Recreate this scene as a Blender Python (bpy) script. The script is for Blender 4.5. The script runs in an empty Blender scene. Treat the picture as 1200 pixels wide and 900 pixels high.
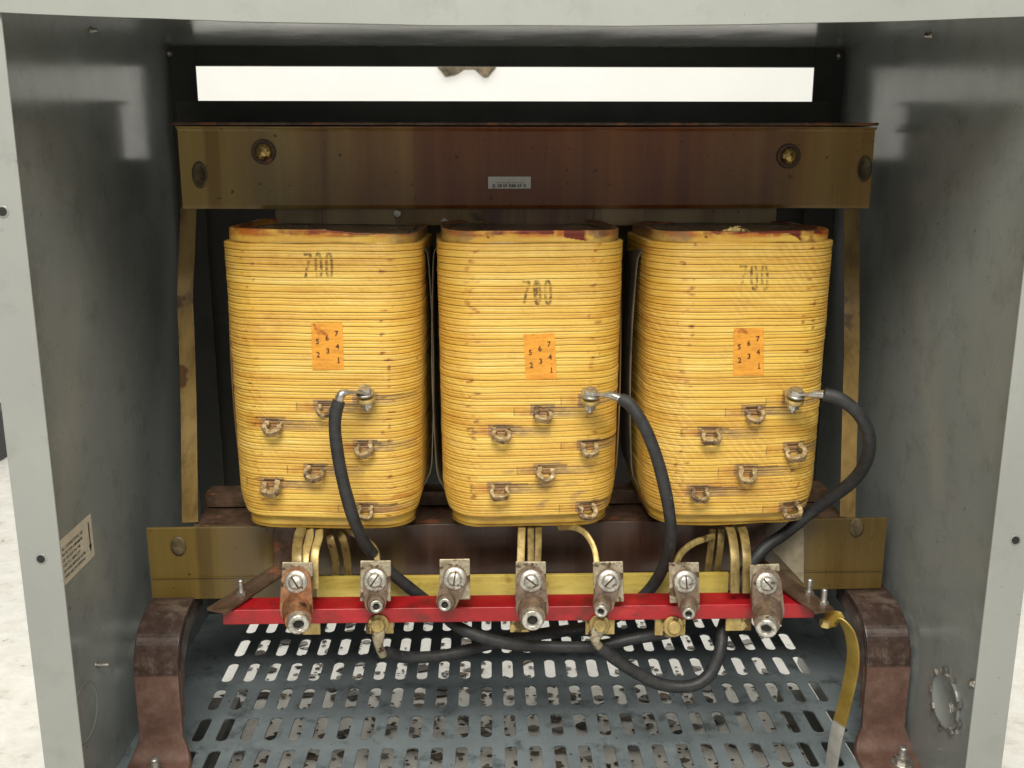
import bpy, bmesh, math, random
from mathutils import Vector, Matrix, noise
rnd = random.Random(7)
S = bpy.context.scene
C = S.collection
PI = math.pi
H0 = 0.76                      # camera height above the ground

# ---------------------------------------------------------------- camera maths
f = 1150.0
pitch = math.atan(265/f); yaw = math.atan(30/(f/math.cos(pitch)))
cp, sp, cy, sy = math.cos(pitch), math.sin(pitch), math.cos(yaw), math.sin(yaw)
F = Vector((sy*cp, cy*cp, -sp)); R = Vector((cy, -sy, 0)); U = R.cross(F)
def at(x, y, Y):
    """world point at depth Y seen at photo pixel x,y (1200x900)"""
    d = F + R*((x-600)/f) + U*((450-y)/f)
    q = d*(Y/d.y)
    return Vector((q.x, q.y, q.z+H0))
def px(d, Y, z=0.5):            # size in metres of d pixels at depth Y
    return d/f*(Y*cp + (H0-z)*sp)

# ---------------------------------------------------------------- materials
def newmat(name):
    m = bpy.data.materials.new(name); m.use_nodes = True
    nt = m.node_tree; b = nt.nodes['Principled BSDF']
    return m, nt, b
def N(nt, t, **k):
    n = nt.nodes.new(t)
    for a, v in k.items(): setattr(n, a, v)
    return n
def L(nt, a, b): nt.links.new(a, b)
def tex(nt, scale, detail=4, rough=.6, vec=None, stretch=None, kind='Object', dist=0):
    n = N(nt, 'ShaderNodeTexNoise'); n.inputs['Scale'].default_value = scale
    n.inputs['Detail'].default_value = detail; n.inputs['Roughness'].default_value = rough
    n.inputs['Distortion'].default_value = dist
    tc = N(nt, 'ShaderNodeTexCoord'); src = tc.outputs[kind]
    if stretch:
        mp = N(nt, 'ShaderNodeMapping'); mp.inputs['Scale'].default_value = stretch
        L(nt, src, mp.inputs['Vector']); src = mp.outputs[0]
    L(nt, src, n.inputs['Vector'])
    return n.outputs['Fac']
def ramp(nt, src, pts):
    r = N(nt, 'ShaderNodeValToRGB'); e = r.color_ramp.elements
    while len(e) < len(pts): e.new(.5)
    for el, (p, c) in zip(e, pts):
        el.position = p; el.color = (c[0], c[1], c[2], 1) if not isinstance(c, (int, float)) else (c, c, c, 1)
    L(nt, src, r.inputs['Fac']); return r.outputs['Color']
def mix(nt, fac, a, b, mode='MIX'):
    n = N(nt, 'ShaderNodeMix', data_type='RGBA', blend_type=mode)
    for s, v in ((n.inputs[0], fac), (n.inputs[6], a), (n.inputs[7], b)):
        if isinstance(v, (int, float)): s.default_value = v
        elif isinstance(v, tuple): s.default_value = (*v, 1)
        else: L(nt, v, s)
    return n.outputs[2]
def mth(nt, op, a, b=0.0, clamp=False):
    n = N(nt, 'ShaderNodeMath', operation=op); n.use_clamp = clamp
    for s, v in ((n.inputs[0], a), (n.inputs[1], b)):
        if isinstance(v, (int, float)): s.default_value = v
        else: L(nt, v, s)
    return n.outputs[0]
def bump(nt, b, h, strength=.2, dist=.001):
    n = N(nt, 'ShaderNodeBump'); n.inputs['Strength'].default_value = strength; n.inputs['Distance'].default_value = dist
    L(nt, h, n.inputs['Height']); L(nt, n.outputs[0], b.inputs['Normal'])
def simple(name, c1, c2, scale=40, rough=.45, metal=0, bs=.15, spots=None, stretch=None, r2=None, spec=None, det=5, grime=.3):
    m, nt, b = newmat(name)
    a = tex(nt, scale, det, .6, stretch=stretch)
    col = ramp(nt, a, [(.3, c1), (.7, c2)])
    if spots:
        s = tex(nt, spots[1], 3, .6); col = mix(nt, ramp(nt, s, [(spots[2], 0.0), (spots[2]+.05, 1.0)]), col, spots[0])
    col = mix(nt, 1.0, col, ramp(nt, tex(nt, scale*2.7, 7, .78, stretch=stretch), [(.36, (1-.9*grime, 1-.95*grime, 1-grime)), (.52, (1, 1, 1)), (.72, (1+.5*grime,)*3)]), 'MULTIPLY')
    L(nt, col, b.inputs['Base Color'])
    b.inputs['Metallic'].default_value = metal
    g = tex(nt, scale*.6, 4, .6)
    L(nt, ramp(nt, g, [(.3, rough*.8), (.7, r2 or rough*1.25)]), b.inputs['Roughness'])
    if bs: bump(nt, b, tex(nt, scale*6, 4, .6), bs, .0006)
    if spec is not None: b.inputs['Specular IOR Level'].default_value = spec
    return m

# grey cabinet paint, outer and inner
def paint(name, ca, cb, rough, dirt=.5, bm=.12):
    m, nt, b = newmat(name)
    big = tex(nt, 5, 4, .6)
    col = ramp(nt, big, [(.3, ca), (.7, cb)])
    st = tex(nt, 26, 8, .72)
    col = mix(nt, mth(nt, 'MULTIPLY', ramp(nt, st, [(.52, 0.0), (.72, 1.0)]), dirt), col, (ca[0]*.55, ca[1]*.55, ca[2]*.52))
    sc = tex(nt, 9, 6, .7, stretch=(1, 1, .15))
    col = mix(nt, mth(nt, 'MULTIPLY', ramp(nt, sc, [(.55, 0.0), (.75, 1.0)]), dirt*.4), col, (cb[0]*1.25, cb[1]*1.25, cb[2]*1.25))
    sp_ = tex(nt, 110, 3, .6)
    col = mix(nt, mth(nt, 'MULTIPLY', ramp(nt, sp_, [(.70, 0.0), (.73, 1.0)]), dirt), col, (.05, .045, .04))
    sr_ = tex(nt, 30, 2, .4, stretch=(8, 1, .35), dist=.6)
    col = mix(nt, mth(nt, 'MULTIPLY', ramp(nt, sr_, [(.495, 0.0), (.5, .6), (.505, 0.0)]), dirt*.8), col, (cb[0]*1.4, cb[1]*1.4, cb[2]*1.4))
    L(nt, col, b.inputs['Base Color'])
    L(nt, ramp(nt, tex(nt, 14, 6, .65), [(.3, rough*.8), (.7, rough*1.5)]), b.inputs['Roughness'])
    bump(nt, b, tex(nt, 260, 3, .6), bm, .0004)
    return m
M = {}
M['paint_out'] = paint('cabinet_paint_outside', (.268, .282, .266), (.308, .322, .305), .42, .3)
M['paint_in'] = paint('cabinet_paint_inside', (.225, .243, .235), (.285, .305, .293), .15, .5, .03)
M['paint_floor'] = paint('cabinet_paint_base', (.12, .145, .155), (.24, .28, .295), .34, 1.3)
M['paint_dark'] = paint('frame_paint_dark', (.045, .045, .04), (.07, .07, .06), .4, .5)
M['steel'] = simple('zinc_steel', (.42, .40, .36), (.62, .60, .56), 90, .35, .85, .2, ((.2, .15, .1), 60, .62), grime=0.5)
M['dull'] = simple('grimy_tinned_plate', (.24, .19, .12), (.52, .46, .34), 60, .5, .5, .3, ((.10, .065, .035), 75, .54), grime=0.6)
M['silver'] = simple('bright_set_screw', (.42, .40, .35), (.74, .72, .66), 130, .38, .75, .25, ((.2, .15, .1), 110, .60), grime=0.5)
M['copper'] = simple('tarnished_copper', (.30, .13, .06), (.46, .24, .13), 55, .42, .6, .3, ((.09, .05, .03), 50, .6), grime=0.5)
M['bronze'] = simple('brown_tarnished_lug', (.17, .12, .085), (.30, .22, .16), 60, .42, .5, .3, ((.07, .05, .035), 60, .62), grime=0.55)
M['brassy'] = simple('yellow_varnished_aluminium', (.38, .27, .09), (.62, .48, .20), 60, .38, .45, .25, ((.12, .08, .03), 45, .62), stretch=(1, 1, .35), grime=0.45)
M['gold'] = simple('varnished_bolt_head', (.36, .24, .07), (.62, .45, .18), 90, .22, .9, .2, ((.1, .06, .02), 120, .6))
M['burnt'] = simple('burnt_weld_spot', (.045, .032, .016), (.15, .11, .05), 110, .5, 0, .4, grime=.5)
M['olive'] = simple('varnished_lead', (.17, .12, .04), (.34, .25, .09), 60, .4, .3, .2, ((.05, .03, .015), 40, .63), stretch=(1, 1, .4), grime=0.45)
M['rubber'] = simple('black_cable_jacket', (.016, .017, .019), (.034, .035, .037), 50, .55, 0, .5, ((.10, .095, .085), 170, .67), grime=.5)
M['hole'] = simple('socket_darkness', (.012, .010, .009), (.02, .018, .016), 40, .7)
M['sheet'] = simple('brown_barrier_sheet', (.10, .055, .022), (.24, .14, .06), 14, .45, 0, .1, stretch=(1, 1, .3))
M['greysheet'] = simple('grey_insulation_paper', (.07, .06, .04), (.14, .12, .085), 30, .55, 0, .3)
M['paper'] = simple('white_sticker_paper', (.78, .77, .70), (.86, .85, .79), 30, .5, 0, .05, grime=0.1)
M['cream'] = simple('cream_label_paper', (.58, .53, .42), (.68, .63, .52), 30, .55, 0, .05, ((.35, .3, .22), 30, .66), grime=0.1)
M['ink'] = simple('black_ink', (.015, .012, .01), (.04, .03, .025), 60, .6, 0, 0)
M['greyink'] = simple('smudged_grey_ink', (.12, .10, .07), (.26, .23, .17), 200, .6, 0, 0)
M['orange'] = simple('orange_number_sheet', (.66, .26, .022), (.80, .37, .045), 22, .5, 0, .1, ((.45, .15, .02), 40, .68), stretch=(1, 1, 3))
M['digit'] = simple('dark_printed_digit', (.05, .02, .01), (.12, .04, .015), 200, .6, 0, 0)

# red rail
m, nt, b = newmat('red_rail_paint')
c_ = ramp(nt, tex(nt, 30, 6, .65, stretch=(.5, 1, 1)), [(.25, (.24, .006, .009)), (.6, (.40, .010, .016)), (.85, (.46, .045, .04))])
c_ = mix(nt, ramp(nt, tex(nt, 24, 8, .7), [(.50, 0.0), (.66, .85)]), c_, (.12, .014, .012))
c_ = mix(nt, ramp(nt, tex(nt, 90, 6, .75, stretch=(.3, 1, 1)), [(.60, 0.0), (.66, .7)]), c_, (.07, .03, .02))
L(nt, c_, b.inputs['Base Color']); b.inputs['Roughness'].default_value = .33
bump(nt, b, tex(nt, 120, 4, .6), .2, .0006); M['red'] = m
# translucent looking yellow strip behind it
M['ystrip'] = simple('yellow_glass_strip', (.50, .37, .07), (.66, .52, .14), 14, .3, 0, .1, ((.34, .22, .04), 18, .62), stretch=(.4, 1, 2), grime=0.3)

# varnished steel clamp beams: olive at the ends, red brown in the middle, with runs
def varnish(name, half, midl, edge, edge2, mid, mid2, dark=1.0, centre=0.0):
    m, nt, b = newmat(name)
    tc = N(nt, 'ShaderNodeTexCoord'); sx = N(nt, 'ShaderNodeSeparateXYZ'); L(nt, tc.outputs['Object'], sx.inputs[0])
    ax = mth(nt, 'ABSOLUTE', mth(nt, 'ADD', sx.outputs['X'], -centre))
    runs = tex(nt, 7, 4, .55, stretch=(2.4, 1, .12))
    fac = mth(nt, 'ADD', mth(nt, 'DIVIDE', ax, half), mth(nt, 'MULTIPLY', mth(nt, 'ADD', runs, -.5), .9))
    k = ramp(nt, fac, [(midl-.25, 0.0), (midl, .45), (midl+.30, 1.0)])
    var = ramp(nt, tex(nt, 6, 5, .6, stretch=(3, 1, .25)), [(.38, 0.0), (.62, 1.0)])
    ce = mix(nt, var, edge, edge2); cm = mix(nt, var, mid, mid2)
    col = mix(nt, k, cm, ce)
    hard = ramp(nt, tex(nt, 13, 1, .3, stretch=(1.6, 1, .03)), [(.57, 0.0), (.61, .32), (.66, .22)])
    col = mix(nt, hard, col, (mid[0]*.55, mid[1]*.45, mid[2]*.4))
    s = ramp(nt, tex(nt, 130, 2, .5), [(.70, 0.0), (.73, .8)])
    col = mix(nt, s, col, (.02, .012, .006))
    L(nt, col, b.inputs['Base Color'])
    L(nt, ramp(nt, tex(nt, 9, 5, .6, stretch=(2, 1, .3)), [(.3, .22), (.7, .42)]), b.inputs['Roughness'])
    b.inputs['Coat Weight'].default_value = .25; b.inputs['Coat Roughness'].default_value = .15
    bump(nt, b, tex(nt, 26, 5, .6), .15, .002)
    return m
M['upvar'] = varnish('upper_clamp_varnish', .39, .62, (.30, .20, .055), (.42, .30, .10), (.18, .042, .006), (.27, .092, .014), centre=.048)
M['lowvar'] = varnish('lower_clamp_varnish', .415, .60, (.105, .066, .012), (.17, .113, .024), (.030, .010, .006), (.070, .038, .026), centre=.037)
M['corevar'] = varnish('core_varnish', .29, .55, (.22, .15, .06), (.34, .25, .11), (.12, .04, .02), (.28, .19, .085), centre=.03)
M['straps'] = simple('varnished_tie_strap', (.16, .10, .03), (.27, .18, .06), 18, .32, .1, .1, ((.09, .045, .015), 22, .6), stretch=(1, 1, .3), grime=0.45)
M['bracket'] = simple('varnished_dark_bracket', (.06, .035, .02), (.17, .105, .07), 40, .35, .2, .3, ((.28, .11, .05), 36, .6), grime=0.5)
# feet: dipped dark varnish on top, red primer below
m, nt, b = newmat('dipped_red_brown_foot')
tc = N(nt, 'ShaderNodeTexCoord'); sx = N(nt, 'ShaderNodeSeparateXYZ'); L(nt, tc.outputs['Object'], sx.inputs[0])
zl = mth(nt, 'ADD', sx.outputs['Z'], mth(nt, 'MULTIPLY', mth(nt, 'ADD', tex(nt, 40, 4, .6), -.5), .004))
k = ramp(nt, mth(nt, 'MULTIPLY', zl, 4.0), [(.495, 0.0), (.505, 1.0)])
low = ramp(nt, tex(nt, 22, 8, .75), [(.32, (.075, .036, .027)), (.5, (.145, .078, .058)), (.68, (.22, .145, .115))])
hi = ramp(nt, tex(nt, 26, 8, .78), [(.34, (.022, .013, .010)), (.52, (.065, .04, .032)), (.66, (.17, .13, .105))])
L(nt, mix(nt, k, low, hi), b.inputs['Base Color'])
L(nt, ramp(nt, k, [(0, .6), (1, .28)]), b.inputs['Roughness'])
bump(nt, b, tex(nt, 80, 5, .65), .35, .001); M['foot'] = m
# grounding strap: yellow varnish upper, bare lower
m, nt, b = newmat('two_tone_ground_strap')
tc = N(nt, 'ShaderNodeTexCoord'); sx = N(nt, 'ShaderNodeSeparateXYZ'); L(nt, tc.outputs['Object'], sx.inputs[0])
k = ramp(nt, mth(nt, 'ADD', mth(nt, 'MULTIPLY', sx.outputs['Z'], 4.0), 0.0), [(.245, 0.0), (.255, 1.0)])
yl = ramp(nt, tex(nt, 30, 5, .6), [(.3, (.22, .14, .02)), (.7, (.42, .29, .06))])
gr = ramp(nt, tex(nt, 60, 5, .6), [(.3, (.42, .40, .36)), (.7, (.62, .60, .55))])
L(nt, mix(nt, k, gr, yl), b.inputs['Base Color']); b.inputs['Roughness'].default_value = .35; b.inputs['Metallic'].default_value = .25
M['gstrap'] = m

# yellow strap winding
def windmat(name, weave):
    m, nt, b = newmat(name)
    streak = tex(nt, 16, 6, .65, stretch=(.55, 1, 6.5))
    col = ramp(nt, streak, [(.28, (.54, .27, .035)), (.46, (.72, .455, .075)), (.60, (.77, .53, .115)), (.76, (.82, .63, .21))])
    big = tex(nt, 9, 4, .6)
    col = mix(nt, ramp(nt, big, [(.42, 0.0), (.72, .6)]), col, (.64, .35, .05))
    fine = tex(nt, 190, 6, .8, stretch=(.5, 1, 1.6))
    col = mix(nt, ramp(nt, fine, [(.54, 0.0), (.72, .5)]), col, (.42, .22, .04))
    # woven glass fibres, faint diagonal threads
    tc = N(nt, 'ShaderNodeTexCoord'); mp = N(nt, 'ShaderNodeMapping'); mp.inputs['Rotation'].default_value = (0, math.radians(40), 0)
    L(nt, tc.outputs['Object'], mp.inputs['Vector'])
    wv = N(nt, 'ShaderNodeTexWave'); wv.bands_direction = 'X'; wv.inputs['Scale'].default_value = 46
    wv.inputs['Distortion'].default_value = 3.0; wv.inputs['Detail'].default_value = 3; wv.inputs['Detail Scale'].default_value = 2.5; L(nt, mp.outputs[0], wv.inputs['Vector'])
    msk = ramp(nt, tex(nt, 18, 3, .6), [(.45, 0.0), (.62, 1.0)])
    wf = mth(nt, 'MULTIPLY', ramp(nt, wv.outputs['Fac'], [(.80, 0.0), (.97, 1.0)]), msk)
    col = mix(nt, mth(nt, 'MULTIPLY', wf, weave), col, (.86, .72, .36))
    wd = mth(nt, 'MULTIPLY', ramp(nt, wv.outputs['Fac'], [(.03, 1.0), (.16, 0.0)]), msk)
    col = mix(nt, mth(nt, 'MULTIPLY', wd, weave*.8), col, (.46, .25, .05))
    sp_ = tex(nt, 150, 2, .5)
    col = mix(nt, ramp(nt, sp_, [(.775, 0.0), (.79, .8)]), col, (.10, .05, .015))
    va = N(nt, 'ShaderNodeVertexColor'); va.layer_name = 'stain_shade'
    sc = N(nt, 'ShaderNodeSeparateColor'); L(nt, va.outputs['Color'], sc.inputs[0])
    nz = ramp(nt, tex(nt, 75, 6, .7), [(.30, .15), (.62, 1.0)])
    col = mix(nt, mth(nt, 'MULTIPLY', sc.outputs[0], nz), col, (.40, .13, .02))
    col = mix(nt, mth(nt, 'MULTIPLY', sc.outputs[1], ramp(nt, tex(nt, 120, 6, .7, stretch=(1, 1, 2)), [(.32, .25), (.55, 1.0)])), col, (.24, .15, .085))
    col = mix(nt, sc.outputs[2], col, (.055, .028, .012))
    L(nt, col, b.inputs['Base Color'])
    L(nt, ramp(nt, tex(nt, 20, 4, .6), [(.3, .30), (.7, .5)]), b.inputs['Roughness'])
    bump(nt, b, mth(nt, 'ADD', tex(nt, 200, 5, .65, stretch=(.4, 1, 1.5)), mth(nt, 'MULTIPLY', wf, .8)), .35, .0007)
    return m
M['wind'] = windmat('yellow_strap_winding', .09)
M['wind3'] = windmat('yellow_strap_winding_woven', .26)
m, nt, b = newmat('yellow_collar_paper')
va = N(nt, 'ShaderNodeVertexColor'); va.layer_name = 'stain_shade'; sc = N(nt, 'ShaderNodeSeparateColor'); L(nt, va.outputs['Color'], sc.inputs[0])
col = ramp(nt, tex(nt, 22, 6, .65), [(.3, (.58, .34, .045)), (.55, (.70, .47, .085)), (.75, (.78, .57, .14))])
col = mix(nt, mth(nt, 'MULTIPLY', sc.outputs[0], ramp(nt, tex(nt, 26, 5, .65), [(.36, .0), (.5, 1.0)])), col, (.42, .12, .015))
col = mix(nt, mth(nt, 'MULTIPLY', sc.outputs[1], ramp(nt, tex(nt, 15, 4, .6), [(.42, .0), (.50, 1.0)])), col, (.16, .022, .010))
col = mix(nt, mth(nt, 'MULTIPLY', sc.outputs[2], ramp(nt, tex(nt, 45, 5, .7), [(.35, .25), (.6, 1.0)])), col, (.20, .135, .07))
col = mix(nt, ramp(nt, tex(nt, 110, 2, .5), [(.72, 0.0), (.74, .8)]), col, (.10, .05, .015))
L(nt, col, b.inputs['Base Color']); b.inputs['Roughness'].default_value = .33
bump(nt, b, tex(nt, 40, 5, .6), .3, .002); M['collar'] = m
# stamped ink that is partly worn away
m, nt, b = newmat('worn_stamp_ink')
b.inputs['Base Color'].default_value = (.12, .075, .025, 1); b.inputs['Roughness'].default_value = .6
L(nt, ramp(nt, tex(nt, 150, 5, .75), [(.40, .12), (.64, .80)]), b.inputs['Alpha']); M['stamp'] = m
m2 = m.copy(); m2.name = 'faint_stamp_ink'; M['faint'] = m2
for n in m2.node_tree.nodes:
    if n.type == 'VALTORGB': n.color_ramp.elements[0].color = (0.02,)*3+(1,); n.color_ramp.elements[1].color = (.75,)*3+(1,)

# room
m, nt, b = newmat('chipped_white_floor_paint')
a = ramp(nt, tex(nt, 9, 9, .72, stretch=(1, 1.6, 1)), [(.30, (.30, .27, .23)), (.35, (.60, .57, .52)), (.42, (.74, .72, .67)), (.7, (.80, .79, .75))])
d = ramp(nt, tex(nt, 30, 8, .75, dist=.4), [(.33, (.35, .32, .28)), (.38, (.86, .85, .82)), (.6, (1, 1, 1))])
L(nt, mix(nt, 1.0, a, d, 'MULTIPLY'), b.inputs['Base Color']); b.inputs['Roughness'].default_value = .5
bump(nt, b, tex(nt, 20, 8, .7), .5, .004); M['ground'] = m
M['wallp'] = simple('white_room_wall', (.80, .80, .78), (.86, .86, .84), 3, .6, 0, .05, grime=0)
M['plaster'] = simple('broken_plaster', (.03, .027, .02), (.36, .28, .17), 30, .8, 0, .5)
M['dkcase'] = simple('black_case_plastic', (.012, .012, .013), (.03, .03, .032), 20, .45)

# ---------------------------------------------------------------- mesh helpers
def tag(o, label=None, cat=None, group=None, kind=None):
    if label: o['label'] = label
    if cat: o['category'] = cat
    if group: o['group'] = group
    if kind: o['kind'] = kind
    return o
def empty(name, loc=(0, 0, 0)):
    o = bpy.data.objects.new(name, None); C.objects.link(o); o.location = loc; o.empty_display_size = .02
    return o
class MB:
    """mesh builder in world coordinates"""
    def __init__(s): s.v = []; s.f = []; s.m = []; s.sm = []; s.attr = {}
    def add(s, vs, fs, mi=0, smooth=False):
        o = len(s.v); s.v += [Vector(v) for v in vs]
        for q in fs: s.f.append([i+o for i in q]); s.m.append(mi); s.sm.append(smooth)
        return o
    def box(s, lo, hi, mi=0, Mx=None):
        x0, y0, z0 = lo; x1, y1, z1 = hi
        vs = [Vector(p) for p in ((x0,y0,z0),(x1,y0,z0),(x1,y1,z0),(x0,y1,z0),(x0,y0,z1),(x1,y0,z1),(x1,y1,z1),(x0,y1,z1))]
        if Mx: vs = [Mx @ v for v in vs]
        s.add(vs, [(0,3,2,1),(4,5,6,7),(0,1,5,4),(1,2,6,5),(2,3,7,6),(3,0,4,7)], mi)
    def prism(s, poly, Mx, d, mi=0, smooth=False):
        """poly: 2D points in the local xy plane, extruded from local z=0 to z=d"""
        n = len(poly)
        vs = [Mx @ Vector((p[0], p[1], 0)) for p in poly] + [Mx @ Vector((p[0], p[1], d)) for p in poly]
        s.add(vs, [list(range(n))[::-1], list(range(n, 2*n))], mi)
        s.add(vs, [(i, (i+1) % n, n+(i+1) % n, n+i) for i in range(n)], mi, smooth)
    def lathe(s, prof, Mx, n=28, mi=0, smooth=True):
        """prof: list of (radius, height along local z)"""
        vs = []; fs = []
        for r, h in prof:
            for k in range(n):
                a = 2*PI*k/n; vs.append(Mx @ Vector((r*math.cos(a), r*math.sin(a), h)))
        for j in range(len(prof)-1):
            for k in range(n):
                fs.append((j*n+k, j*n+(k+1) % n, (j+1)*n+(k+1) % n, (j+1)*n+k))
        s.add(vs, fs, mi, smooth)
        if prof[0][0] > 1e-6: s.add(vs[:n], [list(range(n))[::-1]], mi)
        if prof[-1][0] > 1e-6: s.add(vs[-n:], [list(range(n))], mi)
    def sweep(s, path, section, up=None, mi=0, smooth=True, cap=True, ups=None, closed=True):
        """section: 2D (side, up) points swept along a path"""
        rings = []; T_prev = None; upv = Vector(up) if up else Vector((0, 0, 1))
        for i, p in enumerate(path):
            a = path[max(0, i-1)]; b_ = path[min(len(path)-1, i+1)]
            t = (b_-a).normalized()
            if ups: upv = ups[i]
            elif up is None and T_prev is not None:
                q = T_prev.rotation_difference(t); upv = q @ upv
            side = t.cross(upv)
            if side.length < 1e-5: side = t.cross(Vector((1, 0, 0)))
            side.normalize(); u = side.cross(t).normalized()
            if up is None: upv = u
            T_prev = t
            sec = section(i/(len(path)-1)) if callable(section) else section
            rings.append([p + side*c[0] + u*c[1] for c in sec]); n = len(sec)
        vs = [v for r in rings for v in r]
        fs = []
        for j in range(len(rings)-1):
            for k in range(n if closed else n-1):
                fs.append((j*n+k, j*n+(k+1) % n, (j+1)*n+(k+1) % n, (j+1)*n+k))
        s.add(vs, fs, mi, smooth)
        if cap:
            s.add(rings[0], [list(range(n))[::-1]], mi); s.add(rings[-1], [list(range(n))], mi)
    def build(s, name, mats, parent=None, bevel=0, seg=2, origin=None, weld=False):
        me = bpy.data.meshes.new(name)
        org = Vector(origin) if origin is not None else (parent_world(parent) if parent else Vector((0, 0, 0)))
        me.from_pydata([tuple(v-org) for v in s.v], [], s.f)
        if not isinstance(mats, (list, tuple)): mats = [mats]
        for m_ in mats: me.materials.append(m_)
        me.polygons.foreach_set('material_index', s.m); me.polygons.foreach_set('use_smooth', s.sm)
        if weld or True:
            bm = bmesh.new(); bm.from_mesh(me)
            if weld: bmesh.ops.remove_doubles(bm, verts=bm.verts, dist=1e-6)
            bmesh.ops.recalc_face_normals(bm, faces=bm.faces)
            bm.to_mesh(me); bm.free()
        me.update()
        o = bpy.data.objects.new(name, me); C.objects.link(o)
        if parent:
            o.parent = parent; o.location = org - parent_world(parent)
        else: o.location = org
        if bevel:
            b_ = o.modifiers.new('bevel', 'BEVEL'); b_.width = bevel; b_.segments = seg; b_.limit_method = 'ANGLE'; b_.angle_limit = math.radians(40)
            b_.harden_normals = False
        return o
def parent_world(o):
    p = Vector(o.location)
    while o.parent: o = o.parent; p += Vector(o.location)
    return p
def frame(origin, z, x=None):
    """matrix with local z along the given direction"""
    z = Vector(z).normalized(); x = Vector(x) if x is not None else (Vector((1, 0, 0)) if abs(z.x) < .9 else Vector((0, 1, 0)))
    x = (x - z*x.dot(z)).normalized(); y = z.cross(x)
    m_ = Matrix((x, y, z)).transposed().to_4x4(); m_.translation = Vector(origin); return m_
def circ(r, n=14, ph=0): return [(r*math.cos(2*PI*k/n+ph), r*math.sin(2*PI*k/n+ph)) for k in range(n)]
def rrect(w, h, r=.0006):
    w /= 2; h /= 2; out = []
    for cx_, cy_, a in ((w-r, h-r, 0), (-w+r, h-r, 90), (-w+r, -h+r, 180), (w-r, -h+r, 270)):
        for k in range(3):
            t = math.radians(a+45*k); out.append((cx_+r*math.cos(t), cy_+r*math.sin(t)))
    return out
def smooth(pts, k=10):
    pts = [Vector(p) for p in pts]; out = []
    P_ = [pts[0]*2-pts[1]] + pts + [pts[-1]*2-pts[-2]]
    for i in range(1, len(P_)-2):
        a, b_, c, d_ = P_[i-1], P_[i], P_[i+1], P_[i+2]
        for j in range(k):
            t = j/k
            out.append(.5*((2*b_)+(-a+c)*t+(2*a-5*b_+4*c-d_)*t*t+(-a+3*b_-3*c+d_)*t**3))
    out.append(pts[-1]); return out
def textmesh(txt, size, align='CENTER', bold=0.0):
    """returns verts, faces of a flat text in the xy plane"""
    cu = bpy.data.curves.new('t', 'FONT'); cu.body = txt; cu.size = size; cu.align_x = align; cu.align_y = 'CENTER'; cu.offset = bold
    cu.resolution_u = 3
    o = bpy.data.objects.new('t', cu); C.objects.link(o)
    dg = bpy.context.evaluated_depsgraph_get(); me = o.evaluated_get(dg).to_mesh()
    vs = [v.co.copy() for v in me.vertices]; fs = [list(p.vertices) for p in me.polygons]
    o.evaluated_get(dg).to_mesh_clear(); bpy.data.objects.remove(o); bpy.data.curves.remove(cu)
    return vs, fs
def hexagon(r): return circ(r, 6, PI/6)

# ---------------------------------------------------------------- the setting
GY = 2.62
g = MB(); g.box((-6, -5, -.05), (6, 6, 0)); tag(g.build('floor', M['ground']), kind='structure')
w = MB(); w.box((-6, GY, .0005), (6, GY+.1, 3.2)); wall = tag(w.build('room_wall', M['wallp']), kind='structure')
pp = MB()
pa = at(513, 79, GY); pb = at(581, 90, GY)
pts = []
for k in range(26):
    t = k/25; pts.append((pa.x+(pb.x-pa.x)*t, pa.z+.03))
for k in range(26):
    t = 1-k/25; dz = (pa.z-pb.z)
    low_ = -dz*(.55+.45*math.sin(t*9)+.3*noise.noise(Vector((t*7, 3, 1))))*min(1, t*8)*min(1, (1-t)*8)
    pts.append((pa.x+(pb.x-pa.x)*t, pa.z+low_))
pp.prism(pts, Matrix(((1,0,0,0),(0,0,-1,GY-.001),(0,1,0,0),(0,0,0,1))), .006)
tag(pp.build('broken_plaster_patch', M['plaster'], wall), 'ragged dark patch of broken plaster')
# dark case standing on the floor, far left
bc = MB(); q = at(-6, 492, 2.5); bc.box((q.x-.20, 2.42, .0), (q.x+.032, 2.58, .125)); bc.box((q.x-.18, 2.40, .05), (q.x+.02, 2.42, .085))
tag(bc.build('storage_case', M['dkcase'], bevel=.02, seg=4, origin=(q.x-.1, 2.5, 0)), 'black case on the white floor at the far left edge behind the cabinet', 'case')

# paint flakes and dirt lying under the perforated base
mb = MB(); rd = random.Random(5)
for k in range(3200):
    x, y = rd.uniform(-.38, .44), .86+.72*rd.random()**2.1; r_ = .0020+.0085*rd.random()**3.0; n_ = 9; a0 = rd.random()*6
    zz = .0006+.0015*rd.random()
    ring = [(x+r_*(.45+.7*rd.random())*math.cos(a0+2*PI*j/n_)*1.5, y+r_*(.45+.7*rd.random())*math.sin(a0+2*PI*j/n_), zz+.0012*rd.random()) for j in range(n_)]
    mb.add(ring, [list(range(n_))], k % 3)
M['grit'] = simple('dark_grit', (.02, .017, .014), (.07, .06, .05), 60, .8); M['flake'] = simple('rusty_flake', (.10, .07, .05), (.20, .16, .12), 60, .8)
M['greyflake'] = simple('grey_flake', (.16, .15, .14), (.30, .29, .27), 60, .8)
fd = tag(mb.build('floor_debris', [M['grit'], M['greyflake'], M['flake']]), 'dark flakes and grit scattered on the floor under the perforated base', 'debris', kind='stuff')
so = fd.modifiers.new('solid', 'SOLIDIFY'); so.thickness = .0006

# ---------------------------------------------------------------- cabinet
YF, YB = .80, 1.31
XL, XR = -.402, .462
ZF = H0-.64; ZC = H0+.137
cab = tag(empty('transformer_cabinet', (0.03, 1.05, 0)), 'open fronted grey painted steel cabinet that houses the three yellow coils', 'cabinet')
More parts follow.
